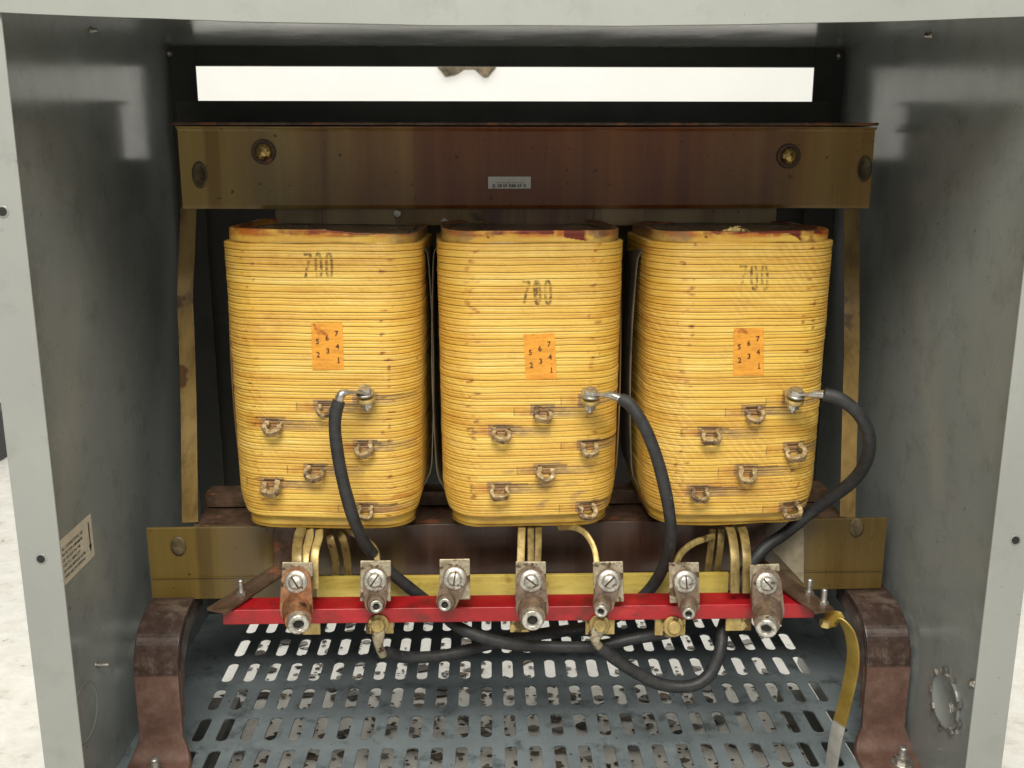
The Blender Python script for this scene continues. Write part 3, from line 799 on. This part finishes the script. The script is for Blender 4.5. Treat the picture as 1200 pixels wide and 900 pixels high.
        ca.data.foreach_set('color', buf)
        return o_
    nz = lambda x, y, k, s_=12: noise.noise(Vector((x*s_+seed, y*s_, k)))
    hb = .0135
    bo = lambda x, y: -.0090 - .0012*nz(x, y, 4, 30)
    collar('base_collar', [(lambda x, y: ZW0+.001, lambda x, y: -.0095), (lambda x, y: ZW0+.0005, bo), (lambda x, y: ZW0-hb*.5, lambda x, y: bo(x, y)-.0004),
        (lambda x, y: ZW0-hb+.001*nz(x, y, 1, 16), lambda x, y: bo(x, y)+.0006), (lambda x, y: ZW0-hb-.0004+.001*nz(x, y, 1, 16), lambda x, y: bo(x, y)-.001), (lambda x, y: ZW0-hb+.002, lambda x, y: -.02)],
        lambda x, y, z: (0.12, 0, 0))
    ht = (.0135, .0125, .011)[ci]
    toff = lambda x, y: -.005 - .0010*nz(x, y, 2, 25)
    tz = lambda x, y: ZW1+ht+.0016*nz(x, y, 3, 14) - (.004 if x > .01 and ci == 0 else 0)*min(1, max(0, x/.04))
    def tst(x, y, z):
        u = (z-ZW1)/ht
        edge = max(0, min(1, (u-.35)*2.6))
        red = 0
        if ci == 1: red = 1.0 if (x > .030 and u > .12+abs(x-.052)*14) or (u > .66+.2*nz(x, y, 12, 40) and x < .02) or (x < -.065 and u > .5) else .0
        if ci == 2: red = 1.0 if abs(x-.055+.012*(u-.5)) < .009+.012*max(0, u-.4) or (u > .74+.2*nz(x, y, 12, 40)) else .0
        if ci == 0: red = .8 if u > .70+.25*nz(x, y, 12, 35) else 0
        grey = max(0, min(.8, (abs(x)-(a-r*.9)+.010*nz(x, y, z*200, 60))/.008)) if not (ci == 2 and x > 0) and not (ci == 0 and x < 0) else 0
        if u < .14 and nz(x, y, 8, 20) > -.1: grey = max(grey, .55)
        return (min(1, edge+.25), red, grey)
    collar('top_collar', [(lambda x, y: ZW1+.0002, toff), *[((lambda x, y, q=q: ZW1+.0002+(tz(x, y)-.001-ZW1)*q), (lambda x, y, q=q: toff(x, y)+.0004*math.sin(q*3+x*60))) for q in [j/14 for j in range(1, 14)]],
        (lambda x, y: tz(x, y)-.001, lambda x, y: toff(x, y)+.0004), (tz, lambda x, y: toff(x, y)-.0008), (lambda x, y: tz(x, y)-.001, lambda x, y: toff(x, y)-.0022), (lambda x, y: ZW1+.003, lambda x, y: toff(x, y)-.003)], tst)
    # inner layers standing a little above the collar
    for k_, (ins, hh, mt) in enumerate(((.015, .0085, 'greysheet'), (.030, .003, 'sheet'))):
        mb = MB(); vs = []
        for (dz, oi) in ((0, 0), (1, 0), (1, -.0015), (0, -.0015)):
            for (x, y, nx, ny) in out:
                l = math.hypot(nx, ny); sc2 = -(ins-oi)+.002*nz(x, y, 9+k_, 18)
                vs.append(W((x+nx/l*sc2, y+ny/l*sc2, ZW1-.004 + dz*(hh+.004+.006*max(-.6, nz(x, y, 5+k_, 11)) * (1 if y < .02 else .4)))))
        fs = []
        for j in range(3):
            for i in range(no):
                i2 = (i+1) % no; fs.append((j*no+i, j*no+i2, (j+1)*no+i2, (j+1)*no+i))
        mb.v = vs; mb.f = fs; mb.m = [0]*len(fs); mb.sm = [True]*len(fs); mb.build('inner_layer', M[mt], root)
    # dark top filling
    mb = MB(); mb.add([W((x*.95, y*.95, ZW1+.0075)) for (x, y, nx, ny) in out], [list(range(no))]); mb.build('end_filler', M['corevar'], root)
    mb = MB(); mb.add([W((x*.93, y*.93, ZW0-hb+.003)) for (x, y, nx, ny) in out], [list(range(no))[::-1]]); mb.build('end_filler', M['bracket'], root)
    if ci == 2:      # loose fibre tuft on the top edge
        mb = MB()
        for k in range(110):
            gx = rr.gauss(0, 1); x = -.018+.0085*gx; P0 = W((x, front(x)+.007, ZW1+.0095)); hh_ = math.exp(-gx*gx*.6)
            mb.sweep([P0, P0+Vector((.003*(rr.random()-.3), -.001, .004*hh_+.001)), P0+Vector((.008*(rr.random()-.2), .001*rr.random(), .0065*hh_*rr.uniform(.6, 1.1)))], circ(.00016, 4), smooth=True)
        mb.build('loose_fibres', M['brassy'], root)

    # barrier sheets bulging beside the coil
    def sheet(xa_, sgn, ztop_, zbot_, bow, mt='sheet'):
        mb = MB(); vs = []; fs = []; nz_ = 24; ny_ = 10
        for i in range(nz_+1):
            t = i/nz_; z_ = ztop_+(zbot_-ztop_)*t
            for j in range(ny_+1):
                s2 = j/ny_; y_ = YC+.050+.095*s2
                curl = -sgn*.016*max(0, 1-t/.10)**2 - sgn*.016*max(0, (t-.88)/.12)**2
                x_ = xa_ + sgn*bow*math.sin(PI*min(1, t*1.02))*(1-.3*s2) + curl - sgn*.006*s2*0
                vs.append((x_, y_ + .004*math.sin(t*5+ci), z_))
        for i in range(nz_):
            for j in range(ny_):
                p = i*(ny_+1)+j; fs.append((p, p+1, p+ny_+2, p+ny_+1))
        mb.add(vs, fs, smooth=True); o_ = mb.build('barrier_sheet', M[mt], root)
        so = o_.modifiers.new('solid', 'SOLIDIFY'); so.thickness = .0011
    zt_, zb_ = ZW1+.006, ZW0+.004
    if ci == 0: sheet(xl-.002, -1, zt_-.004, zb_+.01, .0055); sheet(xr+.001, 1, zt_+.003, zb_+.004, .0050, 'greysheet')
    if ci == 1: sheet(xl-.0015, -1, zt_+.003, zb_-.003, .0045, 'greysheet'); sheet(xr+.002, 1, zt_-.006, zb_, .003)
    if ci == 2: sheet(xl-.0015, -1, zt_-.002, zb_-.004, .007, 'greysheet')

    # stamped number, drawn on the turns with a broken worn stroke
    sx0, sy0, sw, sh, smat, sr = STAMPS[ci]
    mb = MB(); Yc_ = YC-.004
    def on_surface(P, lift):
        q_ = Wi(P); rb, d_ = rib(q_.x, q_.z); return W((q_.x, front(q_.x)-rb-lift, q_.z)), d_
    def stroke(pts, wpx):
        pts = [Vector((p_[0], p_[1], 0)) for p_ in pts]
        dense = []
        for i in range(len(pts)-1):
            n2 = max(1, int((pts[i+1]-pts[i]).length/.8))
            for k in range(n2): dense.append(pts[i].lerp(pts[i+1], k/n2))
        dense.append(pts[-1]); prev = None
        for i, p_ in enumerate(dense):
            t = (dense[min(i+1, len(dense)-1)]-dense[max(i-1, 0)]).normalized(); nrm = Vector((-t.y, t.x, 0))
            row = []; ok = True
            for k in range(4):
                c_2 = p_+nrm*(k/3-.5)*wpx
                Q, d_ = on_surface(at(c_2.x, c_2.y, Yc_), .00040)
                if d_ < .035: ok = False
                row.append(Q)
            if prev and ok and prev[1]:
                vs = prev[0]+row; mb.add(vs, [(k, k+1, 5+k, 4+k) for k in range(3)])
            prev = (row, ok)
    sl = -3.0   # slant
    def dig0(x, y):
        n2 = 40; w2, h2 = sw*.30, sh/2
        P_ = []
        for k in range(n2+1):
            t = 2*PI*k/n2; ux = math.copysign(abs(math.sin(t))**.8, math.sin(t)); uy = math.copysign(abs(math.cos(t))**.75, math.cos(t))
            P_.append((x+sw*.42+w2*ux+sl*(-uy)*-.15, y+h2-h2*uy))
        stroke(P_, 3.1)
    stroke([(sx0, sy0+1), (sx0+sw*.85, sy0+1)], 3.0)
    stroke([(sx0+sw*.8, sy0+1), (sx0+sw*.45, sy0+sh*.45), (sx0+sw*.2, sy0+sh)], 3.2)
    dig0(sx0+sw*1.25, sy0); dig0(sx0+sw*2.45, sy0)
    if ci == 1:
        stroke([(sx0+sw*1.62, sy0+2), (sx0+sw*1.62, sy0+sh-1)], 2.2)
    so_ = mb.build('stamped_number', M[smat], root)
    # orange sheet with the tap numbers
    lx, ly, lw, lh, lr = LABELS[ci]
    mb = MB(); nx_, ny_ = 14, 40; vs = []; fs = []
    ca_, sa_ = math.cos(math.radians(lr)), math.sin(math.radians(lr))
    def lab(u, v, lift):   # u,v in 0..1 from the top left
        dx, dy = (u-.5)*lw, (v-.5)*lh
        P = at(lx+dx*ca_-dy*sa_*(-1)*-1*-1, ly+dy*ca_+dx*sa_*(-.6), Yc_)
        q_ = Wi(P); rb, d_ = rib(q_.x, q_.z); rb = max(-.0002, rb)*.5 - (.00022 if d_ < .12 else 0)
        return W((q_.x, front(q_.x)-rb-lift-.0006, q_.z))
    for j in range(ny_+1):
        for i in range(nx_+1):
            u, v = i/nx_, j/ny_
            e_ = .012*noise.noise(Vector((u*6+seed, v*9, 3)))
            vs.append(lab(u+(e_ if i in (0, nx_) else 0), v+(e_ if j in (0, ny_) else 0), 0))
    for j in range(ny_):
        for i in range(nx_):
            p_ = j*(nx_+1)+i; fs.append((p_, p_+1, p_+nx_+2, p_+nx_+1))
    mb.add(vs, fs, 0, True)
    for ch, u, v in (('7', .80, .235), ('6', .50, .325), ('5', .19, .40), ('4', .82, .515), ('3', .51, .60), ('2', .20, .68), ('1', .84, .80)):
        tv, tf = textmesh(ch, 8.6, 'CENTER', .16)
        mb.add([lab(u+p_.x/lw, v-p_.y/lh, .0004) for p_ in tv], tf, 1)
    mb.add([lab(.84+dx_/lw, .80+dy_/lh, .0004) for dx_, dy_ in ((-1.7, 2.5), (1.7, 2.5), (1.7, 3.2), (-1.7, 3.2))], [(0, 1, 2, 3)], 1)
    mb.build('number_sheet', [M['orange'], M['digit']], root)

    # tap hooks: the strap bent out into a small open loop
    for tx, tz_, t in taps:
        sc2 = t[3]; tw = math.radians(t[4]+rr.uniform(-7, 7)); tilt = math.radians(30+16*rr.random())
        mb = MB(); rad = .0072*sc2*(.93+.14*rr.random()); pts = []
        for k in range(15):
            an = math.radians(-214+248*k/14+6*math.sin(k*1.7+t[0]))   # open towards the coil
            jit = 1+.05*noise.noise(Vector((k*.55, t[0]*.1, t[1]*.1))); pts.append(Vector((rad*math.cos(an)*1.12*jit, rad*math.sin(an)*.95*jit, .0012*math.sin(k*.9+t[0]))))
        pts = [Vector((-rad*.9-.001, .0075, 0))] + pts + [Vector((rad*.95+.001, .0075, 0))]
        pts = [Vector((p_.x, p_.y-.003, p_.z)) for p_ in pts]
        Mt = Matrix.Rotation(tw, 4, 'Y') @ Matrix.Rotation(tilt, 4, 'X')
        wp = [W(Vector((tx, front(tx)-.004, tz_-.001)) + (Mt @ p_)) for p_ in pts]
        nrm_ = (Rm.to_4x4() @ Mt) @ Vector((0, 0, 1))
        mb.sweep(smooth(wp, 3), rrect(.0046*sc2*(.85+.3*rr.random()), .0072*sc2, .001), ups=[nrm_]*((len(wp)-1)*3+1), smooth=False)
        h_ = mb.build('tap_hook', M['hookm'], root)
    # bolted tap
    B = at(BOLTS[ci][0], BOLTS[ci][1], YC-.022); ax = Vector((.04*(ci-1), -.30, 1)).normalized()
    mb = MB(); Mf = frame(B, ax)
    mb.lathe([(.0088, -.0075), (.0092, -.007), (.0092, -.0035), (.0088, -.003)], Mf, 26, mi=1)        # strap ring
    mb.box((-.0065, .0, -.0072), (.0065, .022, -.0034), 1, Mf)
    mb.lathe([(.0092, .0005), (.0095, .0012), (.0095, .0022), (.0090, .0026)], Mf, 26)     # washer
    mb.prism(hexagon(.0068), Mf @ Matrix.Translation((0, 0, .0027)), .0050)
    mb.prism(hexagon(.0064), Mf @ Matrix.Translation((0, 0, -.0135)), .0052)
    mb.lathe([(0, -.0190), (.003, -.0188), (.0033, -.0175), (.0031, -.0150), (.0033, -.0130)], Mf, 16)
    mb.build('tap_bolt', [M['steel'], M['brassy']], root, bevel=.0005)

    # flat aluminium leads going down from the underside
    def lead(pts, wdt=.0125, th=.003, mt='brassy', up=(0, -1, 0)):
        path = smooth([at(*p_) for p_ in pts], 6); mb = MB(); mb.sweep(path, rrect(wdt, th, .0007), up=up, smooth=True)
        mb.build('lead_strip', M[mt], root)
    if ci == 0:
        lead([(356, 612, .985), (350, 630, .965), (348, 650, .945), (349, 672, .935)], .0105, .003, 'olive')
        lead([(362, 612, .990), (363, 628, .970), (358, 650, .950), (357, 672, .938)], .0085, .003, 'brassy')
        lead([(374, 612, .990), (374, 628, .970), (369, 650, .950), (369, 690, .938)], .0085, .003, 'brassy')
        lead([(385, 622, .995), (388, 635, .985), (393, 655, .998), (394, 674, 1.0)], .0085, .003, 'olive')
        lead([(396, 622, .995), (402, 632, .985), (407, 655, .998), (408, 674, 1.0)], .0085, .003, 'olive')
        lead([(398, 616, 1.0), (412, 624, .99), (428, 632, .98), (440, 645, .96), (443, 664, .94)], .006, .004, 'brassy')
    if ci == 1:
        lead([(612, 610, .99), (611, 630, .965), (610, 662, .94)], .0080, .003, 'brassy')
        lead([(622, 610, .99), (622, 630, .968), (622, 662, .943)], .0070, .003, 'olive')
        lead([(631, 610, .99), (631, 630, .965), (630, 662, .94)], .0070, .003, 'olive')
        lead([(655, 618, .99), (672, 618, .98), (686, 625, .968), (696, 642, .955), (700, 664, .94)], .0060, .0045, 'brassy')
    if ci == 2:
        lead([(836, 628, .985), (812, 637, .97), (797, 650, .955), (791, 666, .94)], .0060, .0045, 'brassy')
        lead([(835, 620, .995), (833, 640, .99), (829, 671, 1.0)], .0075, .003, 'olive')
        lead([(845, 620, .995), (844, 640, .99), (840, 671, 1.0)], .0075, .003, 'olive')
        lead([(852, 612, .99), (858, 628, .965), (861, 655, .945), (861, 695, .935)], .0095, .003, 'olive')
        lead([(866, 612, .99), (872, 628, .967), (875, 655, .947), (875, 695, .937)], .0095, .003, 'olive')
    tag(root, LAB[ci], 'coil', 'yellow strap wound coils')
    return root
M['hookm'] = simple('grimy_bent_strap', (.30, .20, .09), (.50, .38, .20), 90, .5, .2, .15, ((.14, .09, .05), 80, .55), grime=0.6)
for ci in range(3): make_coil(ci)

# ---------------------------------------------------------------- terminal rail
YR = .93
zr1 = at(600, 711.5, YR).z; zr0 = at(600, 728.5, YR).z
ra, rb_ = at(260, 718, YR).x, at(955, 712, YR).x
rail = tag(empty('terminal_rail', ((ra+rb_)/2, YR, zr0)), 'long red painted rail in front of the lower beam that carries seven terminals', 'rail')
mb = MB(); mb.box((ra, YR, zr0), (rb_, YR+.030, zr1)); mb.build('red_bar', M['red'], rail, bevel=.0012, seg=3)
mb = MB(); y0 = at(370, 676, .984); y1 = at(853, 697, .984)
mb.box((y0.x, .984, at(600, 699, .984).z), (y1.x, .990, at(600, 675, .984).z)); mb.build('yellow_strip', M['ystrip'], rail, bevel=.0005)

# brackets that carry the rail
def bracket(side):
    if side < 0: P = [(352, 612, 1.028), (338, 652, 1.0), (306, 672, .965), (284, 703, .935), (254, 716, .926)]
    else: P = [(862, 606, 1.028), (880, 650, 1.0), (922, 668, .965), (950, 699, .935), (966, 716, .920)]
    z_ = zr1+.003
    path = []
    for i, (x, y, Y) in enumerate(P):
        q_ = at(x, y, Y); path.append(q_)
    # keep the strap level: same height along its length except where it rises to the beam
    a_ = at(P[0][0], P[0][1], P[0][2])
    d0 = F + R*((P[-1][0]-600)/f) + U*((450-P[-1][1])/f); q_ = d0*((z_-H0)/d0.z); e_ = Vector((q_.x, q_.y, z_))
    d0 = F + R*((P[1][0]-600)/f) + U*((450-P[1][1])/f); q_ = d0*((z_+.004-H0)/d0.z); s_ = Vector((q_.x, min(q_.y, 1.027), z_+.002))
    path = [s_.lerp(e_, k/6) for k in range(7)]
    t = (e_-s_).normalized()
    r = empty('rail_bracket', e_)
    mb = MB(); mb.sweep(path, rrect(.024, .0035, .0008), up=(0, 0, 1), smooth=False)
    up0 = s_+Vector((0, .001, 0)); mb.sweep([up0-Vector((0, .002, .004)), up0+Vector((.003*(-side), 0, .050))], rrect(.024, .003, .0008), up=(0, -1, 0), smooth=False)
    mb.build('bracket_strap', M['bracket'], r, bevel=.0004)
    studs = [(283, 697)] if side < 0 else [(948, 696), (965, 708)]
    for x, y in studs:
        d0 = F + R*((x-600)/f) + U*((450-y)/f); q_ = d0*((z_+.002-H0)/d0.z); c = Vector((q_.x, q_.y, z_+.002))
        mb = MB(); mb.prism(hexagon(.0052), frame(c, (0, 0, 1)), .0032)
        mb.lathe([(.0030, .003)] + [(.0028+.0005*(k % 2), .004+k*.0009) for k in range(14)] + [(.002, .0172), (0, .0174)], frame(c, (0, 0, 1)), 14)
        mb.build('stud', M['steel'], r, bevel=.0003)
    if side > 0:
        c = at(968, 727, .918); mb = MB(); mb.prism(hexagon(.0068), frame(c, (0, 0, -1)), .006); mb.build('bolt_head', M['brassy'], r, bevel=.0006)
    tag(r, ('left' if side < 0 else 'right') + ' dark bracket running forward from lower beam to red rail end', 'bracket', 'brackets at the ends of the red rail')
bracket(-1); bracket(1)

# terminals: plate, slotted screw, lug tang, round barrel with hex socket
TERM = [((348, 681), (350, 733), 1, 'copper', 'large copper coloured terminal lug at the left end of the red rail'),
        ((440, 679), (441, 711), 0, 'bronze', 'small brown terminal lug under the leftmost coil with a cable end bolted beneath it'),
        ((533, 677), (521, 709), 0, 'bronze', 'small brown terminal lug leaning left, between left and middle coils'),
        ((622, 680), (624, 728), 1, 'bronze', 'large grimy terminal lug at the middle of the red rail'),
        ((713, 680), (704, 717), 0, 'bronze', 'small terminal lug under the middle coil\'s right edge with looping cable bolted below'),
        ((802, 681), (807, 720), 0, 'bronze', 'small terminal lug leaning right, under the left half of the rightmost coil'),
        ((897, 683), (898, 738), 1, 'bronze', 'large terminal lug leaning left at the right end of the red rail')]
for i, (sc_, fc, big, mt, lab_) in enumerate(TERM):
    Yp = .9265
    c = at(sc_[0], sc_[1], Yp)
    r = empty('terminal', Vector((c.x, Yp, zr1)))
    tilt = Vector((0, -1, .30)).normalized()       # plate faces forward and slightly up
    pw, phh = px(37, Yp), px(47, Yp)
    Mp = frame(c, tilt, (1, 0, 0))
    yaw_ = Matrix.Rotation(math.radians(rnd.uniform(-2, 2)), 4, 'Z')
    mb = MB(); mb.box((-pw/2, -phh*.56, -.003), (pw/2, phh*.48, 0), 0, Mp @ yaw_)
    mb.build('contact_plate', M['dull'], r, bevel=.0008)
    # tang: hull of two circles
    fcw = at(fc[0], fc[1], .885 if big else .897)
    bx_ = (Mp.inverted() @ at(fc[0]*.75+sc_[0]*.25 if not big else fc[0]*.6+sc_[0]*.4, sc_[1]+(31 if big else 26), Yp-.004))
    r1, r2 = (.0150, .0165) if big else (.0125, .0108)
    pts = []
    dv = Vector((bx_.x, bx_.y)); L_ = dv.length; ang = math.atan2(dv.y, dv.x); be = math.acos(max(-1, min(1, (r1-r2)/L_)))
    for k in range(13):
        t = ang+be+(2*PI-2*be)*k/12; pts.append((r1*math.cos(t), r1*math.sin(t)))
    for k in range(13):
        t = ang-be+2*be*k/12; pts.append((bx_.x+r2*math.cos(t), bx_.y+r2*math.sin(t)))
    mb = MB(); mb.prism(pts, Mp @ Matrix.Translation((0, 0, .0006)), .0045)
    root_p = Mp @ Vector((bx_.x, bx_.y, .003))
    axd = (fcw-root_p).normalized(); Lb = (fcw-root_p).length
    br = px(17, .9) if big else px(10.5, .9)
    Mb = frame(root_p-axd*.006, axd)
    mb.lathe([(br*.96, 0), (br*1.04, .002), (br*1.04, (Lb)*.62), (br*.98, Lb*.66), (br*.93, Lb*.9)] if big else [(br*1.0, 0), (br*1.08, .002), (br*1.05, Lb*.75), (br*.92, Lb*.85)], Mb, 32)
    mb.build('lug_body', M[mt], r, bevel=.0006)
    # set screw collar in the barrel
    mb = MB(); Ms = frame(root_p, axd); sr = br*.78
    mb.lathe([(sr, Lb*.45), (sr, Lb-.002), (sr*.95, Lb-.0006), (sr*.86, Lb), (sr*.52, Lb), (sr*.48, Lb-.0012), (sr*.46, Lb-.008), (0, Lb-.008)], Ms, 32)
    mb.build('set_screw', M['silver'] if big or i in (4,) else M['steel'], r)
    mb = MB(); mb.prism(hexagon(sr*.40), Ms @ Matrix.Translation((0, 0, Lb-.0065)), .0035); mb.build('hex_socket', M['hole'], r)
    # slotted screw with washer
    mb = MB(); Mw = Mp @ Matrix.Translation((0, 0, .0052))
    mb.lathe([(.0112, 0), (.0115, .0006), (.0112, .0014), (.0072, .0016)], Mw, 30)
    mb.lathe([(.0072, .0014), (.0074, .0030), (.0066, .0046), (.0040, .0056), (0, .0059)], Mw, 28)
    sa = rnd.uniform(0, PI)
    mb.box((-.0068, -.0008, .0040), (.0068, .0008, .00605), 1, Mw @ Matrix.Rotation(sa, 4, 'Z'))
    mb.build('slotted_screw', [M['silver'], M['bracket']], r)
    # tab under the rail
    under = {0: (365, 735, 22, 18, 0), 1: (445, 733, 34, 20, 1), 3: (609, 733, 24, 16, 0), 4: (703, 734, 36, 20, 1), 5: (785, 735, 38, 20, 1), 6: (865, 734, 32, 10, 0)}.get(i)
    if under:
        ux, uy, uw, uh, bolt = under; c2 = at(ux, uy, YR+.006); w2, h2 = px(uw, YR)/2, px(uh, YR)/2
        mb = MB(); mb.box((c2.x-w2, YR+.004, c2.z-h2), (c2.x+w2, YR+.008, zr0+.001)); mb.build('lower_tab', M['brassy'], r, bevel=.0005)
        if bolt:
            c3 = at({1: 443, 4: 703, 5: 790}[i], {1: 733, 4: 733, 5: 735}[i], YR-.006); mb = MB(); Mk = frame(c3, (0, -1, .25))
            mb.lathe([(.0108, -.004), (.0108, -.002), (.0100, -.0015)], Mk, 24)
            mb.lathe([(.0072, -.0015), (.0074, .002), (.0066, .0035), (0, .0036)], Mk, 8)
            mb.build('tab_bolt', [M['brassy']], r, bevel=.0004)
    tag(r, lab_, 'terminal lug', 'terminals along the red rail')

# ---------------------------------------------------------------- cables
def cable(name_label, pts, r=.0062, lug0=None, lug1=None):
    path = smooth([at(*p_) for p_ in pts], 12)
    root = empty('power_cable', path[0])
    mb = MB(); mb.sweep(path, lambda t: circ(r*(1+.035*math.sin(t*41)*math.sin(t*13+1)), 18)); mb.build('cable_jacket', M['rubber'], root)
    for lp, ring in ((lug0, 1), (lug1, 0)):
        if not lp: continue
        q_ = [at(*p_) for p_ in lp]; q_ = smooth(q_, 5)
        mb = MB()
        def sec(t):
            k = max(0, min(1, (t-.35)/.3)); w_ = .0046*(1-k)+.0068*k; h_ = .0042*(1-k)+.0015*k
            return [(w_*math.cos(2*PI*j/14), h_*math.sin(2*PI*j/14)) for j in range(14)]
        mb.sweep(q_, sec, up=(0, 0, 1) if ring else (0, -1, 0)); 
        if ring:
            mb.lathe([(.0085, -.0008), (.0088, .0), (.0085, .0018)], frame(q_[-1], (0, -.3, 1)), 22)
        mb.build('cable_lug', M['steel'] if ring else M['dull'], root, bevel=0)
    tag(root, name_label, 'cable', 'black power cables between coils and rail')
cable('black cable hanging straight down the front of the leftmost coil',
      [(397, 470, .928), (393, 487, .927), (393, 510, .925), (398, 545, .922), (406, 580, .922), (417, 615, .93), (432, 643, .95), (455, 668, .966), (484, 692, .973), (510, 712, .973), (533, 732, .95), (560, 745, .94), (600, 755, .94), (650, 758, .945), (700, 757, .95), (745, 748, .95), (782, 742, .94)],
      lug0=[(397, 470, .928), (401, 461, .93), (412, 459, .938), (428, 461, YC-.022)], lug1=[(775, 744, .942), (785, 742, .935), (792, 738, .926)])
cable('black cable arching from the middle coil\'s right side down behind the red rail',
      [(727, 467, .93), (738, 474, .925), (752, 494, .92), (765, 523, .918), (775, 555, .918), (783, 592, .92), (786, 622, .93), (782, 652, .95), (768, 682, .971), (745, 706, .974), (712, 728, .97), (670, 738, .965), (620, 745, .97), (570, 756, .97), (520, 768, .96), (475, 770, .945), (452, 764, .93)],
      lug0=[(727, 467, .93), (716, 463, .935), (705, 462, .942), (692, 462, YC-.022)], lug1=[(449, 768, .928), (444, 757, .924), (443, 744, .922), (443, 735, .922)])
cable('black cable looping out past the rightmost coil\'s right edge, then hanging low below the rail',
      [(966, 462, .93), (985, 468, .925), (1006, 485, .922), (1018, 510, .925), (1016, 538, .94), (1000, 563, .965), (972, 585, .99), (948, 602, 1.005), (920, 625, 1.005), (895, 643, 1.00), (872, 672, .99), (858, 705, .975), (848, 735, .955), (843, 765, .94), (830, 792, .93), (808, 804, .925), (775, 802, .925), (742, 786, .925), (718, 770, .925), (703, 758, .925)],
      r=.0066, lug0=[(966, 462, .93), (955, 462, .935), (945, 462, .942), (932, 461, YC-.022)], lug1=[(706, 762, .925), (698, 752, .922), (699, 744, .920), (703, 736, .922)])

# grounding strap
pts = [(968, 726, .922), (976, 725, .915), (986, 728, .906), (996, 742, .900), (1000, 768, .900), (996, 798, .905), (989, 828, .91), (981, 858, .915), (976, 885, .92), (973, 905, .925)]
path = smooth([at(*p_) for p_ in pts], 8)
ups = []
for i, p_ in enumerate(path):
    t = (path[min(i+1, len(path)-1)]-path[max(0, i-1)]).normalized()
    w_ = Vector((-.40, .91, 0)).normalized()
    side = w_; ups.append(side.cross(t).normalized())
mb = MB(); mb.sweep(path, rrect(.0165, .0020, .0004), ups=ups, smooth=True)
tag(mb.build('grounding_strap', M['gstrap'], origin=Vector((path[-1].x, path[-1].y, ZF))), 'thin yellow strap with bare silver lower end curving down from the rail\'s right end', 'grounding strap')

# ---------------------------------------------------------------- light
def area(name, loc, target, sx_, sy_, power, col=(1, 1, 1)):
    l = bpy.data.lights.new(name, 'AREA'); l.shape = 'RECTANGLE'; l.size = sx_; l.size_y = sy_; l.energy = power; l.color = col
    o = bpy.data.objects.new(name, l); C.objects.link(o); o.location = loc
    o.rotation_euler = (Vector(target)-Vector(loc)).to_track_quat('-Z', 'Y').to_euler()
    return o
area('ceiling_lamp_front', (-.1, -.55, 2.25), (.05, 1.0, .45), 1.5, .8, 70, (1, .955, .85))
area('ceiling_lamp_rear', (0, 2.0, 2.6), (0, 2.2, 0), 2.4, .5, 27, (1, .99, .96))
wd = bpy.data.worlds.new('World'); S.world = wd; wd.use_nodes = True
bg = wd.node_tree.nodes['Background']; bg.inputs[1].default_value = 1.0
tc = N(wd.node_tree, 'ShaderNodeTexCoord'); sx = N(wd.node_tree, 'ShaderNodeSeparateXYZ'); L(wd.node_tree, tc.outputs['Generated'], sx.inputs[0])
L(wd.node_tree, ramp(wd.node_tree, mth(wd.node_tree, 'ADD', mth(wd.node_tree, 'MULTIPLY', sx.outputs['Z'], .5), .5), [(.38, (.07, .07, .066)), (.55, (.36, .362, .352)), (.85, (.60, .60, .58))]), bg.inputs[0])

# ---------------------------------------------------------------- camera
cam = bpy.data.cameras.new('camera'); co = bpy.data.objects.new('camera', cam); C.objects.link(co)
cam.sensor_width = 36; cam.lens = f/1200*36; cam.clip_start = .01; cam.clip_end = 50
mw = Matrix((R, U, -F)).transposed().to_4x4(); mw.translation = (0, 0, H0); co.matrix_world = mw
S.camera = co
S.view_settings.view_transform = 'Standard'; S.view_settings.look = 'None'; S.view_settings.exposure = 0; S.view_settings.gamma = 1
